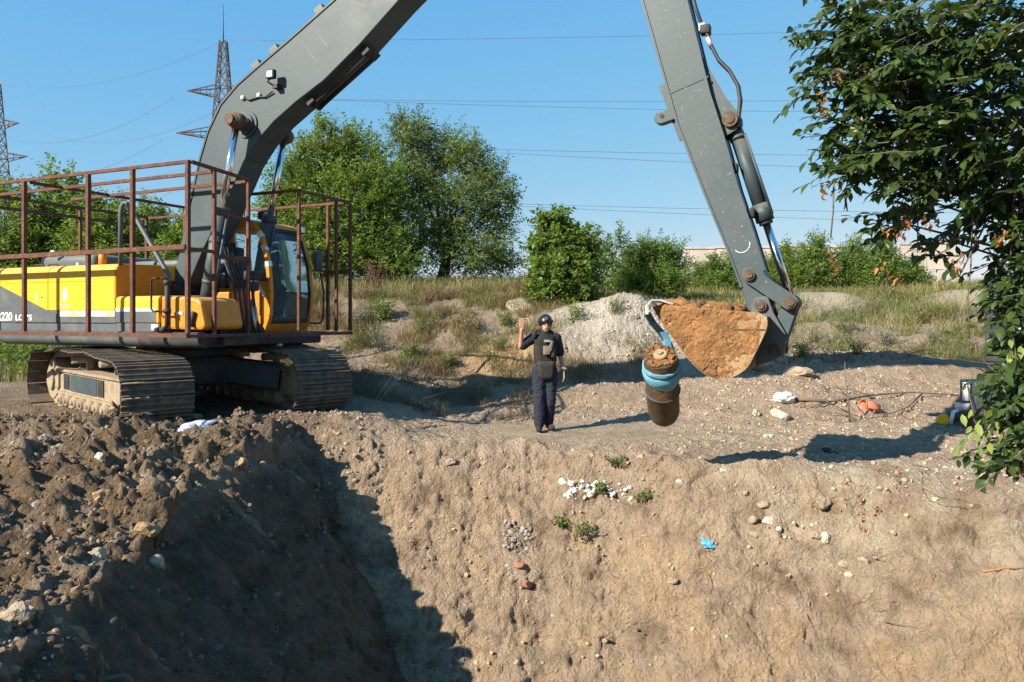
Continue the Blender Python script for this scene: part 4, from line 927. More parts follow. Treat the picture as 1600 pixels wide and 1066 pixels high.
# joints: x to the picture's right, -y towards the camera
hipL, hipR = Vector((.085, 0, .93)), Vector((-.085, 0, .93))
kneL, kneR = Vector((.085, -.03, .50)), Vector((-.09, -.05, .49))
ankL, ankR = Vector((.075, .07, .10)), Vector((-.095, -.07, .09))
shL, shR = Vector((.185, .0, 1.455)), Vector((-.185, .0, 1.455))
elR = Vector((-.385, -.05, 1.325)); wrR = Vector((-.385, -.14, 1.585)); elL = Vector((.255, .03, 1.19)); wrL = Vector((.295, -.06, .945))
headc = Vector((.01, -.03, 1.665))
bodyS = [((0, 0, .98), (0, 0, 1.12), .125, .12), ((0, 0, 1.12), (0, .01, 1.36), .12, .135), (shR, shL, .06, .06), ((0, .005, 1.45), (.005, -.015, 1.58), .058, .052),
         (hipL, kneL, .082, .058), (kneL, ankL, .055, .038), (hipR, kneR, .082, .058), (kneR, ankR, .055, .038),
         (shR, elR, .052, .042), (elR, wrR, .043, .028), (shL, elL, .052, .042), (elL, wrL, .042, .028),
         (headc + Vector((0, .012, .02)), (.074, .092, .098), I4), (headc + Vector((0, -.028, -.055)), (.055, .058, .062), I4), (headc + Vector((0, -.055, -.098)), (.028, .022, .02), I4),
         (headc + Vector((0, -.092, .022)), headc + Vector((0, -.112, -.022)), .010, .016), (headc + Vector((-.03, -.078, .028)), headc + Vector((.03, -.078, .028)), .014, .014),
         (headc + Vector((-.075, .01, .0)), (.012, .022, .032), I4), (headc + Vector((.075, .01, .0)), (.012, .022, .032), I4)]
def hand(wr, fwd, palmn, side, curl, scale=1.0):
    """palm, four bent fingers of unequal length, thumb from the palm's side"""
    f, n_, s_ = Vector(fwd).normalized(), Vector(palmn).normalized(), None
    s_ = f.cross(n_).normalized() * side; S = []
    pc = wr + f * .055 * scale
    for k in (-.028, -.009, .010, .028): S.append((wr + f * .012 * scale + s_ * k * .7 * scale, wr + f * .092 * scale + s_ * k * scale, .0135 * scale, .0115 * scale))
    for k, ln in ((-.031, .060), (-.0105, .080), (.011, .088), (.0325, .078)):
        b_ = wr + f * .092 * scale + s_ * k * scale * 1.05; sp_ = s_ * k * .35
        d1 = (f + sp_ + n_ * curl * .5).normalized(); d2 = (f * (1 - curl * .5) + sp_ + n_ * curl * 1.2).normalized()
        m_ = b_ + d1 * ln * .52 * scale; S.append((b_, m_, .0105 * scale, .0095 * scale)); S.append((m_, m_ + d2 * ln * .48 * scale, .0095 * scale, .0075 * scale))
    t0 = wr + f * .03 * scale + s_ * .026 * scale; t1 = t0 + (s_ * .8 + f * .6 + n_ * .25).normalized() * .048 * scale; t2 = t1 + (s_ * .35 + f * .9 + n_ * .2).normalized() * .034 * scale
    S += [(t0, t1, .0135 * scale, .0115 * scale), (t1, t2, .0105 * scale, .009 * scale)]
    return S
bodyS += hand(wrR, (.04, .0, 1), (0, -1, 0), -1, .12, 1.08) + hand(wrL, (.05, -.12, -1), (-1, .1, 0), 1, .35, 1.05)
fuse(bodyS, 'body', m_skin, per, .0072, 3)
q = MB()
for sx in (-1, 1): q.ico(headc + Vector((sx * .030, -.088, .010)), .0085, 2)
q.build('eyes', new_mat('eyes', (.03, .02, .015), .2), per)
q = MB().ico(headc + Vector((0, -.083, -.052)), 1, 2, (.024, .010, .006)); q.build('mouth', new_mat('lips', (.24, .09, .07), .5), per)
q = MB().ico(headc + Vector((0, -.045, -.085)), 1, 2, (.052, .048, .045), .03); q.build('stubble', worn('dark stubble', (.20, .115, .08), (.13, .08, .06), 60, .7), per)
q = MB()
for sx in (-1, 1): q.bar(headc + Vector((sx * .012, -.094, .030)), headc + Vector((sx * .046, -.084, .034)), .008, .007)
q.build('eyebrows', new_mat('eyebrows', (.03, .02, .015), .8), per)
# trousers, shirt
fuse([((0, .005, .93), (.0, .005, 1.04), .142, .135), (hipL + Vector((.005, 0, .02)), kneL, .112, .092), (kneL, ankL + Vector((0, .01, .02)), .090, .076), (hipR + Vector((-.005, 0, .02)), kneR, .112, .092), (kneR, ankR + Vector((0, .01, .02)), .090, .076),
      (Vector((.135, -.01, .63)), Vector((.13, -.01, .74)), .048, .048), (Vector((-.145, -.02, .63)), Vector((-.14, -.01, .74)), .048, .048), (kneL + Vector((0, -.03, -.08)), kneL + Vector((0, -.03, .05)), .06, .06)], 'trousers', m_trs, per, .010, 3, .010)
fuse([((0, 0, 1.0), (0, 0, 1.14), .142, .14), ((0, 0, 1.14), (0, .01, 1.38), .14, .155), (shR, shL, .080, .080), ((0, .01, 1.48), (.0, .0, 1.535), .075, .066), (shR, shR + (elR - shR) * .82, .078, .075), (shL, shL + (elL - shL) * .86, .078, .074)], 'shirt', m_shirt, per, .010, 3, .008)
# vest with collar, pouches, groin flap
vs_ = fuse([((0, -.03, 1.10), (0, -.03, 1.40), .150, .150), ((-.06, -.05, 1.12), (-.06, -.05, 1.40), .125, .12), ((.06, -.05, 1.12), (.06, -.05, 1.40), .125, .12), ((0, .06, 1.12), (0, .06, 1.42), .13, .13), ((-.12, 0, 1.48), (-.12, .02, 1.5), .05, .05), ((.12, 0, 1.48), (.12, .02, 1.5), .05, .05),
      ((-.07, -.05, 1.50), (.07, -.05, 1.50), .045, .045), ((-.09, .06, 1.53), (.09, .06, 1.53), .05, .05), ((-.10, .0, 1.53), (-.10, .03, 1.55), .038, .038), ((.10, .0, 1.53), (.10, .03, 1.55), .038, .038)], 'armour_vest', m_vest, per, .011, 3, .004)
MB().bbox(-.055, .055, -.255, -.195, 1.20, 1.34, .015).build('pouch', worn('khaki pouch', (.22, .17, .11), (.12, .095, .06), 16, .9), vs_)
MB().bar((.045, -.245, 1.26), (.085, -.235, 1.42), .035, .03).build('hand_set', worn('tan tool', (.24, .19, .12), (.10, .08, .06), 20, .7), vs_)
MB().bbox(.065, .125, -.235, -.18, 1.16, 1.34, .015).build('pouch', worn('dark olive pouch', (.045, .042, .03), (.07, .06, .04), 16, .9), vs_)
MB().box(-.04, .055, -.212, -.198, 1.40, 1.435).build('name_patch', worn('grey patch', (.30, .31, .32), (.18, .19, .20), 40, .8), vs_)
MB().bbox(-.21, -.155, -.15, -.08, 1.46, 1.56, .015).cyl((-.19, -.11, 1.55), (-.19, -.11, 1.60), .012).build('radio', M['black'], vs_)
mb = MB(); 
for j, (z_, h_) in enumerate(((1.10, .135), (1.02, .13), (.94, .125), (.87, .11), (.815, .07))):
    for k in range(7):
        x_ = (k / 6 - .5) * 2 * h_; mb.v.append(Vector((x_, -.185 + .25 * x_ * x_ * 4 * .6 + .01 * j, z_))) 
for j in range(4):
    for k in range(6): mb.f.append([j * 7 + k, j * 7 + k + 1, j * 7 + 8 + k, j * 7 + 7 + k]); mb.sm.append(True)
fl = mb.build('groin_flap', worn('charcoal flap', (.030, .029, .027), (.045, .042, .038), 9, .9), vs_); sd = fl.modifiers.new('s', 'SOLIDIFY'); sd.thickness = .022; one_mesh(fl)
MB().bbox(-.155, .155, -.17, .16, 1.02, 1.075, .02).build('belt', worn('brown belt', (.05, .035, .028), (.03, .024, .02), 9, .8), per)
# helmet
mb = MB(); bm = bmesh.new(); bmesh.ops.create_uvsphere(bm, u_segments=32, v_segments=18, radius=1)
bmesh.ops.bisect_plane(bm, geom=bm.verts[:] + bm.edges[:] + bm.faces[:], plane_co=(0, 0, -.48), plane_no=(0, .38, 1), clear_inner=True)
mb.addbm(bm, Matrix.Translation(headc + Vector((0, .018, .048))) @ Matrix.Diagonal((.112, .138, .124, 1)), True)
he = mb.build('helmet', m_helm, per); sd = he.modifiers.new('s', 'SOLIDIFY'); sd.thickness = .012; one_mesh(he)
MB().bbox(-.025, .025, -.142, -.115, headc.z + .075, headc.z + .125, .006).build('helmet_mount', M['dgrey'], he).location = (headc.x, headc.y + .01, 0)
for sx in (-1, 1): MB().bbox(headc.x + sx * .108 - .012, headc.x + sx * .108 + .012, headc.y - .06, headc.y + .09, headc.z + .04, headc.z + .068, .006).build('helmet_rail', M['black'], he)
q = MB()
for sx in (-1, 1): q.tube([headc + Vector((sx * .088, -.01, .03)), headc + Vector((sx * .076, -.035, -.05)), headc + Vector((sx * .03, -.07, -.115)), headc + Vector((0, -.078, -.122))], .008, 6)
q.build('chin_strap', M['black'], he)
MB().tube([wrL + Vector((.034 * math.cos(a_), .034 * math.sin(a_), .035 + .004 * math.sin(a_))) for a_ in np.linspace(0, 6.283, 17)], .009, 6).build('watch', M['white'], per)
for an, dx in ((ankL, 1), (ankR, -1)):
    b_ = an
    fuse([(b_ + Vector((0, .01, .10)), b_ + Vector((0, .0, -.02)), .058, .055), (b_ + Vector((0, .02, -.045)), b_ + Vector((dx * .03, -.18, -.05)), .052, .046), (b_ + Vector((dx * .01, -.02, -.04)), b_ + Vector((dx * .02, -.12, -.055)), .048, .044)], 'boot', m_boot, per, .008, 3)

# ------------------------------------------------------------------ vegetation
def unit(a_): return a_ / np.maximum(np.linalg.norm(a_, axis=-1, keepdims=True), 1e-9)
def leaf_quads(pos, ax, nrm, ln, wd):
    """one four-cornered leaf per row, slightly folded towards its tip"""
    sd = unit(np.cross(ax, nrm)); up = unit(np.cross(sd, ax))
    b_ = pos; t_ = pos + ax * ln[:, None] - up * (ln * .12)[:, None]
    m_ = pos + ax * (ln * .45)[:, None] + up * (ln * .03)[:, None]
    V_ = np.stack([b_, m_ + sd * (wd / 2)[:, None], t_, m_ - sd * (wd / 2)[:, None]], 1)
    return V_.reshape(-1, 3), np.arange(len(pos) * 4).reshape(-1, 4)
def sprays(orig, dirs, L_, nl, lsize, lw, droop=.15, g=rng):
    n = len(orig); t = (np.arange(nl) + .5) / nl
    t = t[None, :] + g.uniform(-.04, .04, (n, nl)); LL = (L_ * g.uniform(.6, 1.25, n))[:, None]
    P = orig[:, None, :] + dirs[:, None, :] * (t * LL)[..., None]; P[..., 2] -= droop * (t * LL) ** 2 / np.maximum(L_, .1)
    side = unit(np.cross(dirs, g.normal(size=(n, 3)) * .4 + np.array((0, 0, 1))))
    sg = np.where(np.arange(nl) % 2 == 0, 1, -1)[None, :, None]
    A_ = unit(dirs[:, None, :] * .55 + side[:, None, :] * sg * .8 + g.normal(size=(n, nl, 3)) * .35 + np.array((0, 0, -.15)))
    Nn = unit(g.normal(size=(n, nl, 3)) * .55 + np.array((0, 0, 1)))
    ln = lsize * g.uniform(.6, 1.3, (n, nl)); return P.reshape(-1, 3), A_.reshape(-1, 3), Nn.reshape(-1, 3), ln.ravel(), (ln * lw).ravel()
def tints(n, per, base=(1, 1, 1), var=.22, hue=.12, g=rng, cl=None):
    b_ = (1 + var * g.normal(size=n)).clip(.45, 1.7); h_ = hue * g.normal(size=n)
    if cl is not None: b_ = b_ * cl
    t = np.stack([b_ * (1 + h_), b_, b_ * (1 - h_)], -1) * np.array(base); return np.repeat(t.clip(.02, 3), per, 0)
m_bark = worn('bark', (.10, .08, .06), (.17, .14, .11), 9, .95, thr=(.4, .7), bump=.6)
m_leafA = leaf_mat('elm leaves', (.120, .172, .032), .55, .44, (.24, .34, .04))
m_leafB = leaf_mat('grey green leaves', (.118, .158, .042), .5, .42, (.22, .30, .05))
m_leafC = leaf_mat('bright maple leaves', (.122, .178, .036), .5, .42, (.24, .34, .045))
m_leafD = leaf_mat('near shrub leaves', (.038, .066, .014), .40, .26, (.10, .18, .016))
m_dry = leaf_mat('dry leaves', (.34, .15, .05), .7, .25)
m_grass = leaf_mat('grass blades', (1, 1, 1), .8, .25, (1, 1, 1))
def tree(name, label, base, blobs, n_spray, mat, lsize, L_=.7, nl=14, lw=.5, trunk=.16, upness=.35, spikes=0, group=None, shell=.55, cat='tree', depth=1.0, seed=0, var=.22, stems=1):
    """blobs: (centre, (rx, ry, rz)); limbs run from the trunk into every blob, leafy twigs fill the blobs unevenly"""
    g = np.random.default_rng(seed + 11); rd_ = random.Random(seed)
    root = empty(name, base); tag(root, label, cat, group); inv = Matrix.Translation(-Vector(base))
    vol = np.array([r[0] * r[1] * r[2] for c_, r in blobs]) ** .8; vol = vol / vol.sum()
    O, D, CLm = [], [], []
    for (c_, r), p in zip(blobs, vol):
        n = max(6, int(n_spray * p)); d = unit(g.normal(size=(n, 3))); rad = (shell + (1 - shell) * g.random(n)) ** .8
        rad = np.where(g.random(n) < .30, g.random(n) ** .5 * .8, rad)
        # clumps and holes
        cl = fbm(d[:, 0] * 1.9 + c_[0], d[:, 1] * 1.9 + seed, d[:, 2] * 1.9 + c_[2], 3)
        k = cl > g.uniform(-.85, .0, n); d, rad, cl = d[k], rad[k], cl[k]
        rad = rad * (1 + .46 * cl)
        o_ = np.array(c_) + d * np.array(r) * rad[:, None]; O.append(o_)
        D.append(unit(d + np.array((0, 0, upness)) + g.normal(size=d.shape) * .45)); CLm.append(1 + .25 * cl)
    O, D, cl = np.concatenate(O), np.concatenate(D), np.concatenate(CLm)
    k = O[:, 2] > zbase(O[:, 0], O[:, 1]) + .05; O, D, cl = O[k], D[k], cl[k]
    p, a_, n_, ln, wd = sprays(O - D * L_ * .5, D, L_, nl, lsize, lw, g=g)
    V_, F_ = leaf_quads(p, a_, n_, ln, wd)
    o = link('crown', arr_mesh('crown', V_, F_, mat, tints(len(p), 4, var=var, g=g, cl=np.repeat(cl, nl)).clip(.1, 2.5)), root); o.matrix_parent_inverse = inv; o['kind'] = 'stuff'
    mb = MB(); bz = Vector(base)
    cz = Vector(np.average([c_ for c_, r in blobs], axis=0, weights=vol))
    for s_ in range(stems):
        b0 = bz + Vector((rd_.uniform(-1, 1) * trunk * 2.5 * (stems > 1), rd_.uniform(-1, 1) * trunk * 2 * (stems > 1), -.15))
        fork = b0.lerp(cz, .35) + Vector((rd_.uniform(-.3, .3), 0, 0)) * (stems > 1)
        mb.tube([b0, b0.lerp(fork, .5) + Vector((rd_.uniform(-.1, .1), rd_.uniform(-.1, .1), 0)), fork], [trunk, trunk * .8, trunk * .62], 8)
        for c_, r in blobs[s_::stems]:
            c_ = Vector(c_); e_ = c_ + Vector((rd_.uniform(-.3, .3) * r[0], rd_.uniform(-.3, .3) * r[1], .45 * r[2])); m1 = fork.lerp(e_, .45) + Vector((rd_.uniform(-.2, .2), rd_.uniform(-.2, .2), .15))
            mb.tube([fork - Vector((0, 0, .05)), m1, e_], [trunk * .5, trunk * .33, trunk * .08], 6)
            for q_ in range(7):
                t_ = rd_.uniform(.35, .95); s0 = m1.lerp(e_, t_); an = rd_.uniform(0, 6.28)
                e2 = c_ + Vector((math.cos(an) * r[0] * .85, math.sin(an) * r[1] * .85, rd_.uniform(-.4, .8) * r[2])); mb.tube([s0, s0.lerp(e2, .5) + Vector((0, 0, .1)), e2], [trunk * .16, trunk * .1, trunk * .03], 5)
    o = mb.build('trunk', m_bark, root); o.matrix_parent_inverse = inv
    return root
def blob(u, v, ru, rv, Y, k=.8):           # an ellipsoid seen at u, v with half-sizes ru, rv, standing at distance Y
    return (at(u, v, Y), (ru / FPX * Y, max(ru, rv) * k / FPX * Y, rv / FPX * Y))
def gbase(u, Y): x = (u - 800) / FPX * Y; return (x, Y, gz(x, Y))

G_T = 'trees on the bank behind the machine'
tree('elm_tree', 'dense dark green elm with upright shoots right behind the boom', gbase(520, 27), [blob(455, 300, 45, 62, 27), blob(500, 255, 52, 58, 27.5), blob(555, 250, 52, 55, 28), blob(540, 330, 75, 65, 26.5), blob(470, 375, 62, 55, 26), blob(590, 380, 62, 50, 26.5), blob(600, 300, 45, 60, 27), blob(520, 405, 75, 35, 26), blob(432, 330, 26, 50, 27), blob(610, 415, 55, 28, 26),
     blob(500, 200, 6, 30, 27.5), blob(517, 205, 5, 26, 27.5), blob(470, 228, 5, 20, 27), blob(545, 208, 8, 20, 27.5)], 6400, m_leafA, .125, .75, 14, .5, .16, .7, seed=1, stems=3)
tree('elm_tree', 'airy grey green elm with pale inner limbs standing before the open sky', gbase(690, 29), [blob(640, 215, 42, 38, 29), blob(690, 235, 45, 42, 29.5), blob(735, 250, 38, 42, 29), blob(775, 290, 32, 45, 29), blob(650, 290, 55, 55, 29), blob(715, 320, 62, 58, 28.5), blob(778, 345, 34, 40, 29), blob(660, 370, 60, 50, 28), blob(735, 395, 62, 40, 28), blob(790, 405, 32, 32, 28.5), blob(800, 310, 12, 26, 29), blob(625, 188, 14, 20, 29), blob(655, 190, 12, 18, 29)], 4600, m_leafB, .12, .8, 14, .45, .13, .45, seed=2, stems=3, shell=.5)
tree('maple_tree', 'small bright green maple on the slope behind the person', gbase(872, 19.5), [blob(868, 352, 26, 24, 19.5), blob(890, 378, 38, 28, 19.5), blob(850, 395, 30, 30, 19.5), blob(880, 425, 52, 36, 19.3), blob(905, 455, 36, 28, 19.2), blob(855, 452, 34, 26, 19.4), blob(915, 400, 18, 24, 19.6), blob(847, 340, 10, 12, 19.5), blob(935, 478, 16, 14, 19)], 2300, m_leafC, .125, .5, 11, .62, .06, .2, seed=3, shell=.45)
tree('sapling', 'thin grey leaved sapling beside the bright maple', gbase(938, 24), [blob(925, 375, 16, 26, 24), blob(948, 400, 18, 30, 24), blob(930, 430, 22, 26, 24), blob(970, 372, 12, 22, 25), blob(990, 395, 12, 16, 25)], 300, m_leafB, .11, .5, 11, .5, .03, .5, seed=4)
tree('shrub', 'wide yellow green willow shrub left of the raised bucket', gbase(1020, 26), [blob(985, 420, 34, 34, 26), blob(1015, 405, 34, 34, 26), blob(1042, 412, 32, 34, 26.5), blob(1030, 440, 48, 26, 25.5), blob(975, 448, 36, 20, 25.5), blob(1010, 382, 12, 16, 26), blob(1050, 390, 10, 14, 26)], 2400, m_leafC, .12, .7, 13, .34, .05, 1.1, seed=5, cat='shrub', stems=3)
hed = [(1115, 432, 32, 26, 33), (1165, 425, 34, 34, 34), (1225, 422, 30, 34, 33), (1275, 412, 34, 36, 32), (1335, 418, 38, 36, 32.5), (1385, 415, 34, 32, 34), (1425, 432, 24, 20, 35)]
hl_ = ['low green bush left of the arm before the ruined wall', 'green bush hiding behind the lower arm', 'green bush just right of the bucket cylinder', 'tall leafy bush standing before the pale fascia', 'round leafy bush right of the tall one', 'yellow green bush at the broken wall section', 'small dull bush under the ruin window']
for i, (u, v, ru, rv, Y_) in enumerate(hed):
    tree('shrub', hl_[i], gbase(u, Y_), [blob(u - ru * .3, v, ru * .75, rv, Y_), blob(u + ru * .4, v + rv * .2, ru * .7, rv * .75, Y_), blob(u, v + rv * .5, ru * 1.1, rv * .6, Y_ - .5), blob(u + ru * .1, v - rv * .9, ru * .3, rv * .5, Y_)], 1500, m_leafC, .135, .7, 12, .38, .05, .8, 'bushes before the ruin', seed=20 + i, cat='shrub', stems=2)
lf = [(20, 370, 60, 75, 24, 'leafy green tree at the picture edge behind the hood'), (95, 335, 55, 62, 25, 'pale tipped tree behind the rear cage posts'), (165, 365, 55, 55, 23.5, 'dense tree behind the exhaust stub'), (235, 375, 50, 50, 25, 'bushy tree behind the bent grab rail'), (290, 400, 36, 48, 22, 'dark bush beside the foot of the boom')]
for i, (u, v, ru, rv, Y_, lab) in enumerate(lf):
    tree('bushy_tree', lab, gbase(u, Y_), [blob(u, v, ru, rv, Y_), blob(u - ru * .5, v + rv * .5, ru * .8, rv * .8, Y_), blob(u + ru * .5, v + rv * .45, ru * .8, rv * .8, Y_), blob(u + ru * .1, v + rv * 1.3, ru * 1.2, rv * .8, Y_ - .5), blob(u - ru * .25, v - rv * .95, ru * .22, rv * .4, Y_), blob(u + ru * .35, v - rv * .85, ru * .2, rv * .35, Y_)], 2000, m_leafA, .125, .75, 13, .5, .09, .6, G_T, seed=40 + i, stems=2)
for i, (u, v, ru, rv, Y_, lab) in enumerate([(50, 560, 40, 26, 19, 'low weeds shrub behind the left crawler track'), (20, 545, 30, 30, 20, 'weedy shrub under the rear of the machine')]):
    tree('shrub', lab, gbase(u, Y_), [blob(u, v, ru, rv, Y_), blob(u + 20, v + 6, ru, rv * .7, Y_)], 260, m_leafA, .10, .5, 11, .45, .03, .9, seed=60 + i, cat='shrub')
# grasses and weeds: blades nobody could count
def blades(x, y, h, w_, col, lean=.35, g=rng):
    n = len(x); z = surf(x, y) - .02; an = g.uniform(0, 6.283, n); d = np.stack([np.cos(an), np.sin(an), np.zeros(n)], -1)
    le = g.normal(size=(n, 2)) * lean; b_ = np.stack([x, y, z], -1); m_ = b_ + np.stack([le[:, 0] * h * .3, le[:, 1] * h * .3, h * .55], -1); t_ = b_ + np.stack([le[:, 0] * h, le[:, 1] * h, h * (1 - .25 * np.hypot(le[:, 0], le[:, 1]).clip(0, 1))], -1)
    V_ = np.stack([b_ - d * w_[:, None] / 2, b_ + d * w_[:, None] / 2, m_ + d * w_[:, None] * .4, t_, m_ - d * w_[:, None] * .4], 1)
    return V_.reshape(-1, 3), (np.arange(n)[:, None, None] * 5 + np.array([(0, 1, 2), (0, 2, 4), (4, 2, 3)])[None]).reshape(-1, 3), np.repeat(col, 5, 0)
def grass(name, label, n, box, dens, h0, h1, cols, w_=.012, lean=.35, clump=.5):
    x, y = scatter(n, *box, dens); m = len(x); g = rng
    h = g.uniform(h0, h1, m) * (1 + .5 * fbm(x * .8, y * .8, x * 0 + 5, 2)).clip(.3, 1.8)
    q_ = (fbm(x * .5 + 3, y * .5, x * 0, 3) * .9 + .5 + g.normal(size=m) * .18).clip(0, .999); ci = (q_ * len(cols)).astype(int)
    col = np.array(cols)[ci] * g.uniform(.65, 1.35, (m, 1)); ws = w_ * (np.hypot(x, y) / 18) * g.uniform(.6, 1.4, m)
    V_, F_, C_ = blades(x, y, h, ws, col, lean); return tag(link(name, arr_mesh(name, V_, F_, m_grass, C_)), label, kind='stuff')
ST, OL, GR, BR_ = (.34, .265, .12), (.20, .185, .065), (.095, .125, .030), (.17, .105, .06)
def fr(s_, x0, y0, th=-.1): return lambda x, y: ss(th, th + .35, fbm(x * s_ + x0, y * s_ + y0, x * 0, 3))
pilemask = lambda x, y: 1 - np.clip(bump2(x, y, 2.75, 17.7, 2.0, 1.4, 1.5) + bump2(x, y, 9.9, 24.2, 1.5, 1.3, 1.2) + bump2(x, y, 15, 24.6, 1.5, 1.3, 1.2), 0, 1)
grass('dry_grass', 'dry straw and olive grass on top of the bank', 90000, (-11, 26, 20.5, 38), lambda x, y: pilemask(x, y) * (.25 + .75 * fr(.6, 2, 1, -.3)(x, y)), .12, .50, [ST, OL, GR, OL, ST, GR], .009, .5)
grass('slope_grass', 'brown and green weeds on the face of the bank', 150000, (-9, 3.2, 15.2, 22), lambda x, y: fr(.8, 7, 3, -.12)(x, y) * ss(15.0, 16.2, y) * pilemask(x, y), .10, .38, [BR_, ST, OL, BR_, GR, OL], .008, .8)
grass('dead_grass', 'dark dead grass in the hollow beside the crawler track', 14000, (-4.2, .4, 13.0, 15.6), lambda x, y: .8 * fr(.9, 1, 6, -.2)(x, y), .08, .34, [(.15, .12, .08), (.20, .15, .09), (.12, .10, .06)], .008, .9)
grass('green_weeds', 'green and yellow weeds on the waste land at the right', 100000, (3.5, 19, 17.2, 30), lambda x, y: pilemask(x, y) * (.08 + .92 * fr(.7, 4, 9, -.08)(x, y)), .08, .42, [GR, (.12, .15, .045), OL, GR, (.27, .23, .07), GR, (.15, .17, .07)], .009, .7)
grass('rim_grass', 'sparse grass tufts beside the left path behind the machine', 16000, (-19, -6.5, 16.5, 27), lambda x, y: .8 * fr(.5, 4, 2, -.2)(x, y), .15, .6, [GR, OL, GR, GR], .014)
grass('far_grass', 'dry grass and weeds on the far waste land', 40000, (-45, 60, 30, 75), lambda x, y: .7 + 0 * x, .3, .7, [ST, OL, GR, OL, GR], .012)
def weed(name, label, base, n, L_, mat, lsize, lw, h, seed, spread=.35, cat='weed', up=1.2, var=.2, grp=None, nl=10):
    g = np.random.default_rng(seed); b_ = np.array(base); an = g.uniform(0, 6.283, n)
    d = unit(np.stack([np.cos(an) * spread, np.sin(an) * spread, np.full(n, up)], -1) + g.normal(size=(n, 3)) * .22 * spread / .35)
    root = empty(name, base); tag(root, label, cat, grp); inv = Matrix.Translation(-Vector(base))
    o0 = b_ + np.stack([g.normal(size=n) * spread * .3 * h, g.normal(size=n) * spread * .3 * h, np.zeros(n)], -1)
    p, a_, n_, ln, wd = sprays(o0, d, h, nl, lsize, lw, .25, g); V_, F_ = leaf_quads(p, a_, n_, ln, wd)
    o = link('leaves', arr_mesh('leaves', V_, F_, mat, tints(len(p), 4, var=var, g=g)), root); o.matrix_parent_inverse = inv; o['kind'] = 'stuff'
    mb = MB()
    for i in range(min(n, 14)):
        e_ = Vector(o0[i]) + Vector(d[i]) * h * .9; e_.z -= .25 * .8 * h; mb.tube([Vector(o0[i]) - Vector((0, 0, .03)), (Vector(o0[i]) + e_) / 2 + Vector((0, 0, .05 * h)), e_], [.006, .005, .002], 5)
    o = mb.build('stems', m_bark, root); o.matrix_parent_inverse = inv; return root
m_worm = leaf_mat('silver grey leaves', (.20, .22, .15), .8, .2); m_straww = leaf_mat('straw seed heads', (.30, .24, .11), .85, .2); m_yell = leaf_mat('yellow green weed', (.24, .23, .05), .7, .3); m_redw = leaf_mat('brown dry weed', (.19, .105, .06), .85, .15); m_red = leaf_mat('red brown seed heads', (.13, .042, .022), .85, .15)
weed('wormwood', 'silver grey wormwood bush beside the right track', hit(597, 548, 10, 25), 60, .9, m_worm, .05, .35, .85, 1, .42)
weed('weed', 'bright green nettle clump above the grey wormwood', hit(600, 500, 10, 25), 40, .6, m_leafC, .09, .5, .7, 2, .4)
weed('dock_plant', 'dead red brown dock stalks on top of the bank', hit(588, 452, 10, 30), 34, .9, m_red, .07, .5, 1.15, 3, .28, nl=16)
weed('weed', 'fresh green weed at the foot of the ochre bank', hit(660, 520, 10, 25), 30, .5, m_leafC, .08, .4, .5, 4, .5)
weed('weed', 'pale weed growing on the grey heap beside the bomb', hit(1015, 555, 10, 25), 26, .4, m_worm, .06, .3, .6, 5, .5)
for k, (u, v, h, lab) in enumerate([(1290, 500, .7, 'tall dry weed on the flank of the sand mound'), (1350, 490, .8, 'pale feathery weed between the two sand mounds'), (1375, 470, 1.0, 'tall feathery dry weed before the bushes'), (1420, 520, .7, 'yellow flowering weed left of the shrub stems'), (1460, 540, .6, 'grey weed near the tangle of twigs'), (1270, 535, .6, 'green weed on the slope right of the bucket'), (1340, 555, .45, 'low weed at the edge of the bare dirt'), (1230, 510, .6, 'weed behind the bucket link pin'), (1480, 500, .8, 'weed before the shrub at the right'), (960, 490, .5, 'weed at the foot of the bright maple'), (690, 500, .5, 'reddish dry weed on the bank'), (740, 520, .5, 'brown dry weed on the middle of the bank'), (570, 470, .6, 'brown weed at the top left of the bank'), (640, 480, .5, 'olive weed high on the bank'), (780, 545, .4, 'weed above the ochre bank')]):
    weed('weed', lab, hit(u, v, 10, 36), 30, .5, (m_worm, m_straww, m_straww, m_yell, m_worm, m_leafC, m_leafA, m_worm, m_yell, m_leafC, m_redw, m_straww, m_redw, m_leafA, m_leafC)[k], .06, .3, h, 130 + k, .42, nl=12)
for i, (u, v, lab, h) in enumerate([(1320, 520, 'green weed clump below the right sand mound', .8), (1380, 540, 'grey green weed clump before the thistles', .7), (1250, 560, 'low green weed behind the bucket link', .5), (640, 560, 'small green weed in the hollow near the stalks', .4), (700, 575, 'yellowish tuft in the shaded hollow', .35), (560, 510, 'green weed beside the cage corner', .6), (900, 505, 'green weed behind the standing person', .6), (790, 510, 'olive weed left of the raised hand', .5), (1440, 505, 'tall yellow green weed near the ruin', .9), (1300, 545, 'dusty grey weed among dry stalks', .5)]):
    weed('weed', lab, hit(u, v, 10, 34), 34, .5, [m_leafC, m_worm, m_leafC, m_leafA][i % 4], .08, .36, h, 30 + i, .45)
for i, (u, v, h, lab) in enumerate([(962, 728, .16, 'small green weed at the pit rim near the bomb'), (1010, 784, .17, 'drying yellow green weed beside the white chunks'), (938, 770, .14, 'little weed growing through the white chunks'), (877, 822, .13, 'tiny bright weed high on the pit wall'), (912, 836, .16, 'green weed with a yellow clod on the pit wall')]):
    p_ = hit(u, v, 6, 14); weed('weed', lab, p_ + Vector((0, -.02, .02)), 12, .2, m_leafC, .055, .5, h, 80 + i, .8, nl=7)

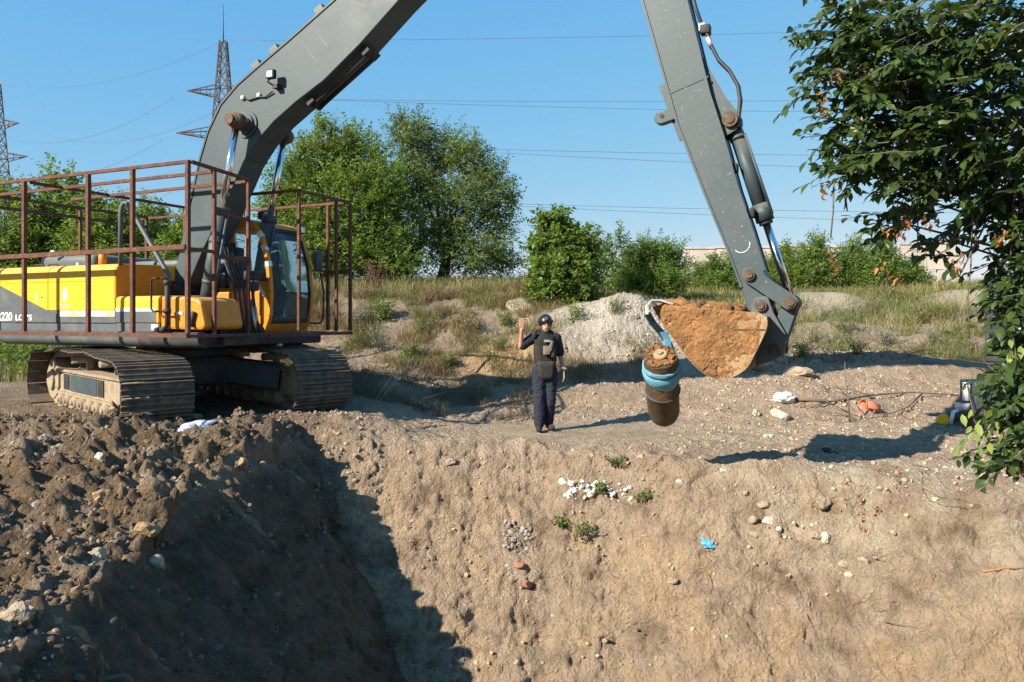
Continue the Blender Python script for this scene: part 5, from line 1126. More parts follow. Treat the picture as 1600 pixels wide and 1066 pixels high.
# ------------------------------------------------------------------ ruined concrete shed on the waste land
m_conc = worn('weathered pale concrete', (.50, .43, .37), (.40, .34, .28), 1.2, .9, thr=(.4, .65), col3=(.28, .24, .20), scale3=7, thr3=(.6, .72), bump=.2)
m_dark = new_mat('dark interior plaster', (.05, .045, .04), .95)  # back wall and ceiling tone, much darker than the outer concrete
YB = 46.0; zg0 = at(0, 446, YB).z; zt0, zt1 = at(0, 386, YB).z, at(0, 379, YB).z; zl0 = at(0, 421, YB).z
rb = empty('ruined_shed', (at(1280, 440, YB).x, YB, zg0 - .4)); tag(rb, 'long roofless pale concrete shed with square openings behind the bushes', 'ruin'); ri = Matrix.Translation(-rb.location)
def rbuild(mb, nm, mat): o_ = mb.build(nm, mat, rb); o_.matrix_parent_inverse = ri; return o_
xs = [at(u, 0, YB).x for u in (1068, 1118, 1168, 1220, 1272, 1324, 1376, 1404, 1448, 1496)]
for i in range(9):
    z1 = zt0 + (zt1 - zt0) * i / 8 + (0, .02, -.01, .03, -.05, -.35, -1.25, .02, .04)[i]
    q = MB().box(xs[i] + .02, xs[i + 1] - .02, YB - .02, YB + .24, zl0, z1); q.box(xs[i] + .02, xs[i + 1] - .02, YB - .08, YB - .02, z1 - .12, z1 - .02) if i not in (5, 6) else None
    rbuild(q, 'fascia_panel', m_conc)
for i in range(10):
    if i in (6,): continue
    rbuild(MB().box(xs[i] - .22, xs[i] + .22, YB - .05, YB + .35, zg0 - .6, zl0 - .01), 'column', m_conc)
for i in (7, 8): rbuild(MB().box(xs[i] + .22, xs[i + 1] - .22, YB + .02, YB + .25, zg0 - .6, zg0 + .16), 'sill_wall', m_conc)
rbuild(MB().box(at(1470, 0, YB).x - .15, at(1470, 0, YB).x + .15, YB + .02, YB + .25, zg0 + .16, zl0 - .01), 'mullion', m_conc)
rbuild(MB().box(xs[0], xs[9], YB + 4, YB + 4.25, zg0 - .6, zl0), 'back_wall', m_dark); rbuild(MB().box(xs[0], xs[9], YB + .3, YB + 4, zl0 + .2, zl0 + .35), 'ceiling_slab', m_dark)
for i, (u, v, r_, lab) in enumerate([(1395, 452, .5, 'pale rubble heap of broken concrete under the ruin opening'), (1440, 462, .45, 'broken concrete lump right of the ruin opening')]):
    q = MB(); rd = random.Random(i)
    p = at(u, v, 43); p.z = gz(p.x, p.y)
    for k in range(9): q.ico(p + Vector((rd.uniform(-.9, .9), rd.uniform(-.3, .3), rd.uniform(0, .35))), rd.uniform(.2, r_), 1, (1.3, 1, .7), .3, k)
    tag(q.build('concrete_rubble', m_conc), lab, 'rubble')

# ------------------------------------------------------------------ lattice pylons and their wires
m_pyl = worn('dark weathered pylon steel', (.075, .062, .058), (.11, .08, .066), 3, .8); m_ins = new_mat('glass insulators', (.20, .19, .17), .3); m_wire = new_mat('wire', (.10, .11, .13), .6)
def pylon(u, v_top, Y_, label, mast=True, s_=1.0):
    top = at(u, v_top, Y_); x0 = top.x; zt = top.z; z0 = gz(x0, Y_); H_ = zt - z0
    root = empty('lattice_pylon', (x0, Y_, z0)); tag(root, label, 'pylon', 'power line pylons'); inv = Matrix.Translation(-Vector((x0, Y_, z0)))
    def hw(z): t = (zt - z) / H_; return .34 + (.80 * min(t, .42) / .42 + max(0, t - .42) * 3.0)
    mb = MB(); zs = [zt - H_ * t for t in (0, .06, .12, .18, .235, .29, .35, .41, .48, .56, .66, .78, 1.0)]
    for za, zb2 in zip(zs[:-1], zs[1:]):
        a_, b_ = hw(za), hw(zb2)
        for sx, sy in ((-1, -1), (1, -1), (1, 1), (-1, 1)): mb.bar((x0 + sx * a_, Y_ + sy * a_, za), (x0 + sx * b_, Y_ + sy * b_, zb2), .13 * s_)
        for (p, q_) in (((-1, -1), (1, -1)), ((1, -1), (1, 1)), ((1, 1), (-1, 1)), ((-1, 1), (-1, -1))):
            mb.bar((x0 + p[0] * a_, Y_ + p[1] * a_, za), (x0 + q_[0] * b_, Y_ + q_[1] * b_, zb2), .075 * s_); mb.bar((x0 + q_[0] * a_, Y_ + q_[1] * a_, za), (x0 + p[0] * b_, Y_ + p[1] * b_, zb2), .075 * s_)
            mb.bar((x0 + p[0] * b_, Y_ + p[1] * b_, zb2), (x0 + q_[0] * b_, Y_ + q_[1] * b_, zb2), .09 * s_)
    o = mb.build('lattice_mast', m_pyl, root); o.matrix_parent_inverse = inv
    if mast: o = MB().cyl((x0, Y_, zt - .3), (x0, Y_, zt + 4.3), .08, .04, 8).build('lightning_rod', m_pyl, root); o.matrix_parent_inverse = inv
    tips = []
    for (dz, ln) in ((6.4, 3.9), (11.4, 5.2), (17.6, 4.2)):
        for sx in (-1, 1):
            z_ = zt - dz; tip = Vector((x0 + sx * ln, Y_ - .9, z_ + .15)); q = MB()
            for sy in (-1, 1):
                a_ = hw(z_); q.bar((x0 + sx * a_, Y_ + sy * a_, z_ + .9), tip, .12 * s_); q.bar((x0 + sx * a_, Y_ + sy * a_, z_ - .3), tip, .12 * s_)
                for t_ in (.3, .6): q.bar(Vector((x0 + sx * a_, Y_ + sy * a_, z_ - .3)).lerp(tip, t_), Vector((x0 + sx * a_, Y_ + sy * a_, z_ + .9)).lerp(tip, t_), .07 * s_)
            for t_ in (.35, .7): q.bar(Vector((x0 + sx * hw(z_), Y_ - hw(z_), z_ - .3)).lerp(tip, t_), Vector((x0 + sx * hw(z_), Y_ + hw(z_), z_ - .3)).lerp(tip, t_), .07 * s_)
            o = q.build('crossarm', m_pyl, root); o.matrix_parent_inverse = inv; ends = []
            for dx in (-1, 1):
                d_ = Vector((dx * .85, 0, -.42)).normalized(); q = MB(); q.tube([tip + d_ * .3, tip + d_ * .6], .03, 6)
                for k in range(7): q.cyl(tip + d_ * (.55 + k * .17), tip + d_ * (.62 + k * .17), .16, .10, 8)
                ii = q.build('insulator', m_ins, o); ii.matrix_parent_inverse = inv; ends.append(tip + d_ * 1.8)
            l_ = MB().tube([ends[0], ends[0] + Vector((.5, 0, -1.1)), tip + Vector((0, 0, -2.0)), ends[1] + Vector((-.5, 0, -1.1)), ends[1]], .022, 5); l_ = l_.build('jumper_wire', m_wire, o); l_.matrix_parent_inverse = inv
            tips.append((tip, ends))
    return Vector((x0, Y_, zt)), tips
tA, tipsA = pylon(349, 64, 92.0, 'dark lattice pylon with a lightning rod rising behind the boom bend')
tB, tipsB = pylon(-5, 130, 116.0, 'dark lattice pylon cut by the left picture edge', False)
def wire(a_, b_, sag, label, r_=.024):
    n = 26; pts = [a_.lerp(b_, k / n) - Vector((0, 0, sag * 4 * (k / n) * (1 - k / n))) for k in range(n + 1)]
    tag(MB().tube(pts, r_, 5).build('power_wire', m_wire), label, 'wire', 'power wires of the pylons')
wl = ['highest left wire from the pylon top', 'left wire from the upper crossarm', 'left wire from the upper crossarm rear tip', 'left wire from the middle crossarm', 'left wire from the middle crossarm rear tip', 'left wire from the lowest crossarm', 'left wire from the lowest crossarm rear tip']
wire(tA, tB, 2.6, 'thin earth wire sagging between the two pylon tops')
for k, i in enumerate((0, 1, 2, 3, 4, 5)):
    wire(tipsA[i][1][0], tipsB[i][1][1], 3.6, ('sagging wire between the pylons from the ' + ('upper', 'middle', 'lowest')[i // 2] + ' crossarm, ' + ('left', 'right')[i % 2] + ' tip'))
wire(tA, at(2100, 16, 100), 0.9, 'thin topmost earth wire crossing the sky to the right of the boom')
for k, (v1, lab) in enumerate(((138, 'first'), (172, 'second'), (240, 'third'), (279, 'fourth'), (332, 'fifth'), (358, 'sixth'))):
    s0 = tipsA[(0, 1, 2, 3, 4, 5)[k]][1][1]; e_ = at(2100, v1, 100)
    vv = ((146, 152), (176, 178), (228, 238), (264, 276), (310, 324), (332, 348))[k]
    wire(s0, e_, 1.0, lab + ' conductor wire from the top crossing the open sky right of the boom')

# ------------------------------------------------------------------ dark service truck and pump half hidden behind the right shrub
m_trk = worn('black grey truck paint', (.022, .026, .034), (.05, .05, .055), 4, .5, dust=(.2, .17, .12, .4))
tp = at(1602, 620, 12.4); tz = .15
tr = empty('service_truck', (tp.x + .12, 12.6, tz), (0, 0, R(-32))); tag(tr, 'dark utility truck with a black framed rear half hidden behind the right shrub', 'truck')
MB().bbox(-.55, 1.5, 0, 3.6, .85, 1.05, .03).build('truck_bed', m_trk, tr)
MB().bbox(-.60, 1.6, -.05, .04, .98, 1.06, .015).bbox(-.50, 1.5, 1.6, 3.5, 1.05, 2.6, .08).build('tail_board', m_trk, tr)
gt = MB()
for x_ in (-.52, -.17, .28, .75, 1.4): gt.bar((x_, -.02, 1.06), (x_, -.02, 1.86), .06)
for z_ in (1.10, 1.38, 1.63, 1.84): gt.bar((-.55, -.03, z_), (1.45, -.03, z_), .055)
gt.box(-.52, -.19, -.01, .02, 1.65, 1.83); gt.build('guard_rack', m_trk, tr)
for x0, x1, z0, z1 in ((-.14, .25, 1.66, 1.80), (-.14, .25, 1.41, 1.60), (-.12, .25, 1.14, 1.35), (.31, .72, 1.41, 1.60), (.31, .72, 1.66, 1.8), (.78, 1.37, 1.14, 1.6)): MB().box(x0, x1, .0, .02, z0, z1).build('white_panel', M['white'], tr)
MB().cyl((.12, -.09, 1.46), (.12, -.01, 1.46), .085, .075, 16).build('tail_light', new_mat('red lens', (.55, .02, .05), .3), tr)
for sx in (-.25, 1.2):
    q = MB().cyl((sx - .14, .7, .42), (sx + .14, .7, .42), .43, n=28); wl_ = q.build('wheel', M['black'], tr, .02); MB().cyl((sx - .15, .7, .42), (sx + .15, .7, .42), .2, n=18).build('rim', M['dgrey'], wl_)
pp = at(1537, 612, 11.9); pm = empty('pump_unit', (pp.x, pp.y, gz(pp.x, pp.y)), (0, 0, R(-6))); tag(pm, 'dark grey steel pump box with a metal cylinder beside the truck', 'pump')
b0 = gz(pp.x, pp.y)
MB().bbox(-.22, .30, -.2, .3, .30, .78, .02).build('pump_box', worn('grey green machine box', (.035, .045, .055), (.06, .065, .07), 5, .5), pm)
MB().bbox(-.28, .36, -.26, .34, .26, .31, .01).box(-.2, -.14, -.15, -.09, 0, .3).box(.2, .26, -.15, -.09, 0, .3).box(-.2, .26, -.1, .25, 0, .26).build('pump_frame', m_trk, pm)
MB().cyl((-.30, -.1, .48), (-.30, -.1, .74), .055, n=16).cyl((-.30, -.1, .735), (-.30, -.1, .76), .06, n=16).build('filter_can', M['lamp'], pm)
MB().cyl((-.36, -.1, .34), (-.36, -.1, .44), .09, .11, 16).tube([(-.36, -.1, .36), (-.5, -.12, .3), (-.55, -.15, .12)], .03, 8).build('valve_elbow', M['lamp'], pm)
for k in range(3): MB().tube([(-.3 + .2 * k, -.12, .75), (-.33 + .2 * k, -.3, .5), (-.3 + .15 * k, -.35, .2), (-.2 + .12 * k, -.42, .0)], .011, 6).build('cable', worn('red brown cable', (.10, .045, .035), (.06, .05, .045), 8), pm)
MB().cyl((.36, -.22, .0), (.36, -.22, .55), .06, n=12).build('rusty_post', M['pinrust'], pm)
pe = hit(1474, 664, 8, 14); pb = hit(1530, 632, 8, 16); yp = empty('capped_pipe', pe); tag(yp, 'dark blue grey pipe lying on the ground with a bright yellow end cap', 'pipe')
e0 = Vector((0, 0, .085)); dv = (pb - pe); dv.z = max(dv.z, 0) * .3
MB().cyl(e0, e0 + dv * 1.0, .083, n=24).build('pipe_body', worn('dark pipe', (.05, .06, .085), (.09, .085, .08), 6, .45), yp)
dn = dv.normalized(); MB().cyl(e0 - dn * .03, e0 + dn * .04, .090, n=28).build('end_cap', worn('yellow plastic', (.86, .52, .01), (.7, .40, .02), 9, .4), yp)
MB().bar(e0 + dn * .55 + Vector((-.02, 0, .09)), e0 + dn * .62 + Vector((.12, .0, .10)), .03, .015).build('pipe_strap', M['lamp'], yp)

# ------------------------------------------------------------------ near shrub at the right with large leaves
TB = Vector((6.3, 8.6, gz(6.3, 8.6) - .05)); CROWN = Vector((5.0, 6.6, 4.2)); sh_ = empty('leafy_shrub', TB); tag(sh_, 'large dark leaved near shrub filling the right edge, dead brown leaves in it', 'tree'); si = Matrix.Translation(-TB)
g = np.random.default_rng(21)
def eb(u, v, ru, rv, Y_, ry): return (np.array(at(u, v, Y_)), np.array((ru / FPX * Y_, ry, rv / FPX * Y_)))
EB = [(eb(1420, 55, 120, 60, 6.0, .7), 64), (eb(1390, 130, 75, 45, 5.8, .5), 34), (eb(1340, 185, 55, 26, 5.9, .35), 15), (eb(1500, 130, 110, 80, 6.0, .8), 66), (eb(1560, 40, 110, 80, 5.9, .8), 50), (eb(1450, 200, 85, 40, 5.9, .5), 34), (eb(1390, 245, 70, 34, 5.8, .4), 26), (eb(1340, 262, 34, 18, 5.8, .3), 8),
      (eb(1490, 255, 80, 50, 6.0, .6), 40), (eb(1580, 220, 80, 100, 5.9, .7), 62), (eb(1440, 310, 50, 32, 6.0, .4), 13), (eb(1550, 330, 55, 40, 6.2, .5), 16), (eb(1620, 350, 45, 90, 6.0, .5), 36), (eb(1480, 375, 40, 24, 6.1, .3), 5), (eb(1395, 345, 20, 24, 5.9, .25), 4), (eb(1590, 420, 30, 40, 6.2, .4), 9),
      (eb(1630, 470, 40, 50, 6.0, .4), 15), (eb(1635, 560, 38, 50, 5.8, .3), 15), (eb(1625, 630, 50, 40, 5.6, .3), 16), (eb(1640, 690, 40, 40, 5.5, .3), 14), (eb(1590, 705, 22, 24, 5.5, .2), 5), (eb(1605, 490, 45, 60, 5.9, .4), 16), (eb(1590, 590, 30, 40, 5.7, .3), 10), (eb(1690, 150, 120, 220, 6.2, .9), 80), (eb(1690, 520, 100, 200, 5.9, .7), 50), (eb(1470, -90, 190, 90, 6.1, .9), 70), (eb(1310, 60, 40, 30, 5.9, .3), 8), (eb(1290, 120, 38, 18, 5.9, .25), 6), (eb(1310, 20, 36, 18, 5.9, .25), 6)]
TO, TD = [], []
for (c_, r_), n in EB:
    n = int(n * 1.3); d = unit(g.normal(size=(n, 3))) * (g.random((n, 1)) ** .4); o_ = c_ + d * r_; TO.append(o_)
    out = unit(np.stack([-.75 + .5 * g.normal(size=n), -.25 + .45 * g.normal(size=n), -.12 + .30 * g.normal(size=n)], -1)); TD.append(out)
TO, TD = np.concatenate(TO), np.concatenate(TD); nt_ = len(TO); nl = 14
t = (np.arange(nl) + .6) / nl; LL = g.uniform(.35, .62, nt_)[:, None]
P = TO[:, None] + TD[:, None] * ((t - .4)[None] * LL)[..., None]; P[..., 2] -= .22 * ((t[None] * LL) ** 2)
sd = unit(np.cross(TD, np.array((0, 0, 1.0)) + g.normal(size=(nt_, 3)) * .35)); sg = np.where(np.arange(nl) % 2 == 0, 1, -1)[None, :, None]
A_ = unit(TD[:, None] * .75 + sd[:, None] * sg * .75 + g.normal(size=(nt_, nl, 3)) * .28 + np.array((0, 0, -.35)))
Nn = unit(np.array((-.15, -.25, 1.0)) + g.normal(size=(nt_, nl, 3)) * .45)
P, A_, Nn = P.reshape(-1, 3), A_.reshape(-1, 3), Nn.reshape(-1, 3); ln = g.uniform(.066, .132, len(P))
S_ = unit(np.cross(A_, Nn)); U_ = np.cross(S_, A_); Rm = np.stack([A_, S_, U_], -1)
LV = np.array([(0, 0, 0), (.28, .20, .05), (.60, .22, .035), (1, 0, -.14), (.60, -.22, .035), (.28, -.20, .05), (.30, 0, 0), (.64, 0, -.035)])
LF = np.array([(0, 6, 1), (1, 6, 7), (1, 7, 2), (2, 7, 3), (3, 7, 4), (4, 7, 6), (4, 6, 5), (5, 6, 0)])
uu = 800 + FPX * P[:, 0] / P[:, 1]; vv = HV - FPX * (P[:, 2] - CZ) / P[:, 1]
inview = (uu > 1200) & (uu < 1600) & (vv > 0) & (vv < 800); score = np.where(inview, ln / P[:, 1], 0); order = np.argsort(-score)
pick = order[:300]; rest = np.setdiff1d(np.arange(len(P)), pick)
tin = lambda n: (tints(n, 1, (1, 1, 1), .24, .10, g))
leafmes = [arr_mesh('leaf', LV, LF, m_leafD, np.repeat(tin(1) * k, 8, 0), True) for k in (.75, .9, 1.0, 1.15, 1.3, 1.5)]
for i, j in enumerate(pick):
    o = link('leaf', leafmes[i % 6], sh_); Mx = Matrix.Identity(4)
    for r_ in range(3):
        for c_ in range(3): Mx[r_][c_] = Rm[j, r_, c_] * ln[j]
        Mx[r_][3] = P[j, r_] - TB[r_]
    o.matrix_local = Mx
v_, f_ = inst_arr(LV, LF, P[rest], np.repeat(ln[rest][:, None], 3, 1), Rm[rest])
o = link('foliage', arr_mesh('foliage', v_, f_, m_leafD, np.repeat(tin(len(rest)), 8, 0), True), sh_); o.matrix_parent_inverse = si; o['kind'] = 'stuff'
# twigs under the leaves, limbs from the stool
mb = MB()
for i in range(nt_):
    a0 = Vector(TO[i] - TD[i] * LL[i] * .45); pts = [a0]
    for k in (.35, .7, 1.0): p_ = a0 + Vector(TD[i]) * float(LL[i][0]) * k; p_.z -= .22 * (k * float(LL[i][0])) ** 2; pts.append(p_)
    mb.tube(pts, [.006, .005, .004, .002], 5, False)
o = mb.build('twigs', m_bark, sh_); o.matrix_parent_inverse = si; o['kind'] = 'stuff'
mb = MB(); rd = random.Random(3)
for k in range(5):
    b0 = TB + Vector((rd.uniform(-.12, .25), rd.uniform(-.15, .2), 0)); top_ = CROWN + Vector((rd.uniform(-.4, .5), rd.uniform(-.3, .3), rd.uniform(-1.0, .4))); mb.tube([b0, b0.lerp(top_, .4) + Vector((rd.uniform(-.1, .15), 0, 0)), top_], [.05, .038, .018], 8)
for (c_, r_), n in EB:
    c_ = Vector(c_); st_ = TB.lerp(CROWN, min(max(.12, (c_.z - .4) / 4.4), .95)) + Vector((rd.uniform(-.1, .1), rd.uniform(-.1, .1), 0))
    mb.tube([st_, st_.lerp(c_, .5) + Vector((0, 0, .12)), c_], [.022, .014, .006], 6)
o = mb.build('limbs', m_bark, sh_); o.matrix_parent_inverse = si
# dead leaves hanging in strings
def dead_string(pts, n, name, parent, inv, s_=(.03, .06), spread=.04, seed=0):
    gg = np.random.default_rng(seed); pts = np.array([tuple(p) for p in pts]); t_ = gg.random(n) * (len(pts) - 1); i_ = np.minimum(t_.astype(int), len(pts) - 2); p_ = pts[i_] + (pts[i_ + 1] - pts[i_]) * (t_ - i_)[:, None] + gg.normal(size=(n, 3)) * spread
    a_ = unit(gg.normal(size=(n, 3)) * .6 + np.array((0, 0, -1))); n_ = unit(gg.normal(size=(n, 3))); ln_ = gg.uniform(*s_, n); sd_ = unit(np.cross(a_, n_)); R_ = np.stack([a_, sd_, np.cross(sd_, a_)], -1)
    v_, f_ = inst_arr(LV * np.array((1, 1, 3.0)), LF, p_, np.repeat(ln_[:, None], 3, 1), R_); o_ = link(name, arr_mesh(name, v_, f_, m_dry, np.repeat(tints(n, 1, (1, 1, 1), .35, .2, gg), 8, 0), True), parent)
    if parent: o_.matrix_parent_inverse = inv
    o_['kind'] = 'stuff'; return o_
for k, (pts, n) in enumerate([([(1308, 108), (1303, 130), (1288, 150), (1282, 175)], 16), ([(1348, 105), (1350, 118)], 9), ([(1425, 200), (1415, 215), (1418, 232)], 12), ([(1503, 180), (1505, 205), (1504, 235)], 13), ([(1385, 255), (1380, 275)], 7), ([(1312, 280), (1316, 300)], 9), ([(1283, 285), (1280, 305)], 6), ([(1410, 320), (1412, 350), (1408, 370)], 16), ([(1384, 355), (1388, 365)], 6), ([(1456, 330), (1460, 350)], 7), ([(1300, 380), (1306, 410), (1312, 420)], 14), ([(1382, 405), (1382, 430)], 6), ([(1404, 430), (1403, 445)], 8), ([(1500, 390), (1495, 420)], 10), ([(1560, 350), (1565, 380)], 10), ([(1448, 480), (1450, 500)], 4), ([(1560, 700), (1590, 720), (1600, 735)], 40), ([(1585, 560), (1590, 600)], 12)]):
    dead_string([at(u, v, 5.75) for u, v in pts], n, 'dead_leaves', sh_, si, (.035, .07), .022, k)
mb = MB()
for pts in ([(1303, 285), (1302, 330), (1298, 372)], [(1320, 300), (1324, 330)], [(1432, 290), (1434, 350), (1434, 395)], [(1520, 330), (1517, 420), (1512, 470), (1515, 530)], [(1500, 350), (1480, 390), (1462, 400)], [(1560, 300), (1530, 340), (1500, 362), (1470, 372)], [(1585, 240), (1582, 330), (1578, 440)], [(1590, 250), (1596, 330)], [(1540, 350), (1500, 430), (1470, 445)], [(1424, 290), (1426, 330)], [(1530, 300), (1524, 380), (1516, 400)]):
    mb.tube([at(u, v, 5.9) for u, v in pts], [.008] + [.006] * (len(pts) - 1), 5)
o = mb.build('hanging_stems', m_bark, sh_); o.matrix_parent_inverse = si; o['kind'] = 'stuff'
# yellow green pod like leaves of the low branch by the capped pipe
m_pod = leaf_mat('pale green young leaves', (.19, .26, .05), .5, .4)
def leafset(name, mat, uvs, Y_, s_, parent, inv, seed, down=.7, lw=1.0):
    gg = np.random.default_rng(seed); p_ = np.array([tuple(at(u, v, Y_) + Vector((0, gg.normal() * .06, 0))) for u, v in uvs]); n = len(p_)
    a_ = unit(gg.normal(size=(n, 3)) * .35 + np.array((-.45, -.2, -down))); n_ = unit(gg.normal(size=(n, 3)) * .4 + np.array((-.3, -.6, .6))); sd_ = unit(np.cross(a_, n_)); R_ = np.stack([a_, sd_, np.cross(sd_, a_)], -1); ln_ = gg.uniform(*s_, n)
    tt = tints(n, 1, (1, 1, 1), .16, .08, gg)
    for i in range(n):
        Mx = Matrix.Identity(4)
        for r_ in range(3):
            for c_ in range(3): Mx[r_][c_] = R_[i, r_, c_] * ln_[i] * (lw if c_ == 1 else 1)
            Mx[r_][3] = p_[i, r_]
        v_ = np.array([tuple(Mx @ Vector(q_)) for q_ in LV]); o_ = link(name, arr_mesh(name, v_, LF, mat, np.repeat(tt[i:i + 1], 8, 0), True), parent); o_.matrix_parent_inverse = inv
leafset('young_leaf', m_pod, [(1520, 660), (1511, 672), (1505, 685), (1500, 700), (1527, 668), (1530, 683), (1528, 698), (1540, 690), (1542, 672), (1555, 676), (1560, 662), (1562, 690), (1550, 655), (1515, 650), (1535, 655), (1490, 690), (1570, 675), (1568, 700), (1575, 545), (1590, 540), (1572, 530), (1585, 552), (1598, 545), (1560, 545), (1520, 640)], 5.6, (.07, .11), sh_, si, 5)
leafset('leaf', m_leafD, [(1580, 630), (1595, 620), (1560, 640), (1590, 650), (1575, 660), (1545, 710), (1560, 718), (1580, 705), (1595, 700), (1570, 600), (1590, 590), (1600, 640), (1535, 720), (1550, 728), (1570, 490), (1590, 500), (1575, 510), (1560, 470), (1545, 455), (1585, 455)], 5.6, (.09, .14), sh_, si, 6, .3)

# ------------------------------------------------------------------ litter, stones and stalks lying about
def rock(r, sc, jit, seed, sub):
    mb = MB(); bm = bmesh.new(); bmesh.ops.create_icosphere(bm, subdivisions=sub, radius=1); rd_ = random.Random(seed); off = Vector((rd_.random() * 50, rd_.random() * 50, rd_.random() * 50))
    cuts = [(Vector((rd_.gauss(0, 1), rd_.gauss(0, 1), rd_.gauss(0, 1))).normalized(), rd_.uniform(.55, .85)) for _ in range(7)]
    for v_ in bm.verts:
        p = v_.co.copy()
        for n_, d_ in cuts:
            e_ = p.dot(n_) - d_
            if e_ > 0: p -= n_ * e_ * .85
        p *= 1 + jit * .9 * mnoise.noise(p * 1.4 + off) + jit * .5 * mnoise.noise(p * 3.5 + off) + jit * .3 * mnoise.noise(p * 8 + off)
        v_.co = Vector((p.x * sc[0], p.y * sc[1], p.z * sc[2])) * r
    mb.addbm(bm, None, False); return mb
def stone(u, v, r, lab, mat, sc=(1.2, .9, .7), seed=0, grp=None, name='stone', y0=3.2, jit=.3, rz=None, sink=.40):
    p = hit(u, v, y0, 40); i = int(np.clip(np.searchsorted(gx, p.x), 0, nx - 1)); j = int(np.clip(np.searchsorted(gy, p.y), 0, ny - 1)); p = Vector((PX[j, i], PY[j, i], PZ[j, i]))
    n_ = Vector(nn[j, i]); rd_ = random.Random(seed)
    o_ = rock(r, sc, jit, seed, 3 if r > .045 else 2).build(name, mat); o_.location = p + n_ * r * sc[2] * (1 - sink * 2)
    o_.rotation_euler = (rd_.uniform(-.4, .4), rd_.uniform(-.4, .4), rd_.uniform(0, 6) if rz is None else rz); tag(o_, lab, 'stone' if name != 'clod' else 'clod', grp)
    return o_
m_st = worn('pale limestone', (.42, .37, .30), (.33, .28, .21), 9, .9, bump=.4); m_lime = worn('white lime', (.56, .535, .48), (.42, .38, .31), 12, .95, bump=.5)
m_clodm = worn('dry clod', (.33, .262, .18), (.25, .195, .13), 7, .97, bump=.9); m_brick = worn('broken red brick', (.33, .145, .085), (.24, .12, .08), 12, .9, bump=.4); m_och = worn('ochre clod', (.30, .20, .10), (.22, .15, .08), 8, .95, bump=.6)
for a_ in [(1220, 655, .17, 'big pale stone on the dirt right of the bomb', m_st, (1.1, .8, .75)), (1182, 652, .09, 'flat pale stone left of the big pale stone', m_st), (1204, 681, .05, 'small pale stone below the big pale stone', m_st), (1200, 818, .065, 'pale squarish stone high on the right pit wall', m_st), (1177, 816, .07, 'tan lump stone beside the pale squarish one', m_clodm), (1176, 838, .05, 'small tan stone just under the tan lump', m_clodm),
           (1216, 832, .04, 'small white pebble stone on the right pit wall', m_lime), (1325, 903, .05, 'pale stone low on the right pit wall', m_st), (1318, 884, .055, 'tan stone above the low pale stone', m_clodm), (1347, 878, .06, 'pair forming tan stone right of the low pale stone', m_clodm), (1284, 790, .11, 'large dark tan clod on the right pit slope', m_clodm, (1.3, .8, .7)), (1272, 842, .07, 'shadowed tan clod left of the dead leaves', m_clodm),
           (1190, 790, .06, 'round clod on the slope below the tyre path', m_clodm), (1290, 845, .07, 'grey tan clod under the large clod', m_st), (815, 482, .42, 'pale broken slab on the bank behind the raised hand', m_st, (1.3, .8, .3)), (730, 463, .16, 'pale stone on top of the bank', m_st), (1165, 775, .05, 'clod near the rim under the bucket', m_clodm), (705, 726, .07, 'rounded brown clod in the upper left pit wall', m_clodm), (640, 850, .03, 'small dark clod in the wall', m_clodm),
           (897, 842, .07, 'yellow ochre clod beside the wall weed', m_och, (.7, .6, 1.3)), (810, 890, .06, 'broken red brick bit in the ash pocket', m_brick), (822, 915, .10, 'long reddish brick under the ash pocket', m_brick, (1.6, .6, .5)), (1110, 595, .12, 'reddish clod under the bucket', m_brick), (1060, 758, .05, 'white edged stone in a crack of the wall', m_st), (1000, 718, .05, 'clod at the rim left of the rust stain', m_clodm),
           (300, 655, .10, 'brown clod beside the silver bag', m_clodm), (370, 730, .07, 'orange brown round clod above the pit corner', m_och), (150, 745, .06, 'pale clod in the middle of the left spoil', m_st), (60, 700, .07, 'grey clod on the left spoil', m_clodm), (165, 790, .10, 'ochre brown lump on the spoil crest', m_och), (215, 860, .09, 'ochre lump above the glass jar', m_och), (20, 980, .10, 'large brown lump at the lower left edge', m_clodm), (130, 905, .09, 'brown lump on the lower spoil', m_clodm), (100, 640, .08, 'clod in front of the track rollers', m_clodm),
           (1050, 915, .06, 'tan clod low in the wall', m_clodm), (1130, 735, .045, 'pale bit at the rim', m_st), (1245, 590, .24, 'broad tan earth lump right of the bucket', m_clodm, (1.5, .8, .6)), (1190, 575, .25, 'shaded earth lump below the bucket link', m_clodm, (1.4, .8, .6)), (1215, 565, .2, 'tan boulder behind the bucket', m_clodm)]:
    u, v, r, lab, mat = a_[:5]; sc = a_[5] if len(a_) > 5 else (1.2, .9, .75)
    nm = 'clod' if mat in (m_clodm, m_och) and 'stone' not in lab else ('brick' if mat is m_brick and 'brick' in lab else 'stone')
    o_ = stone(u, v, r, lab, mat, sc, int(u * 7 + v), name=nm)
    if nm == 'brick': o_['category'] = 'brick'
rd = random.Random(12)
for k in range(80):                         # white lime chunks spilled on the rim
    t_ = rd.random(); u = 887 + (t_ ** 1.2) * 104 + rd.gauss(0, 6); v = 772 - 10 * math.sin(t_ * 3.1) + rd.gauss(0, 9) * (1 - .5 * t_) + 8 * t_
    stone(u, v, (.012 + .036 * rd.random() ** 1.6) * (1.15 - .4 * t_), 'one of the white lime chunks spilled on the pit rim', m_lime, (1.1, .9, .8), 300 + k, 'white lime chunks on the pit rim', 'lime_chunk')
m_ash = worn('grey ash soil', (.23, .19, .15), (.37, .34, .30), 12, .95, thr=(.45, .6), bump=.8)
q = MB()
for k in range(260):
    t_ = rd.random(); u = 800 + rd.uniform(-14, 34) + (t_ - .4) * 16; v = 815 + t_ * 92
    p = hit(u, v, 6, 14); q.ico(p + Vector((0, 0, 0)), .006 + .03 * rd.random() ** 2.5, 1, (1.2, .8, 1), .35, k)
tag(q.build('ash_rubble', m_ash), 'pocket of grey ash and small rubble in the pit wall', kind='stuff')
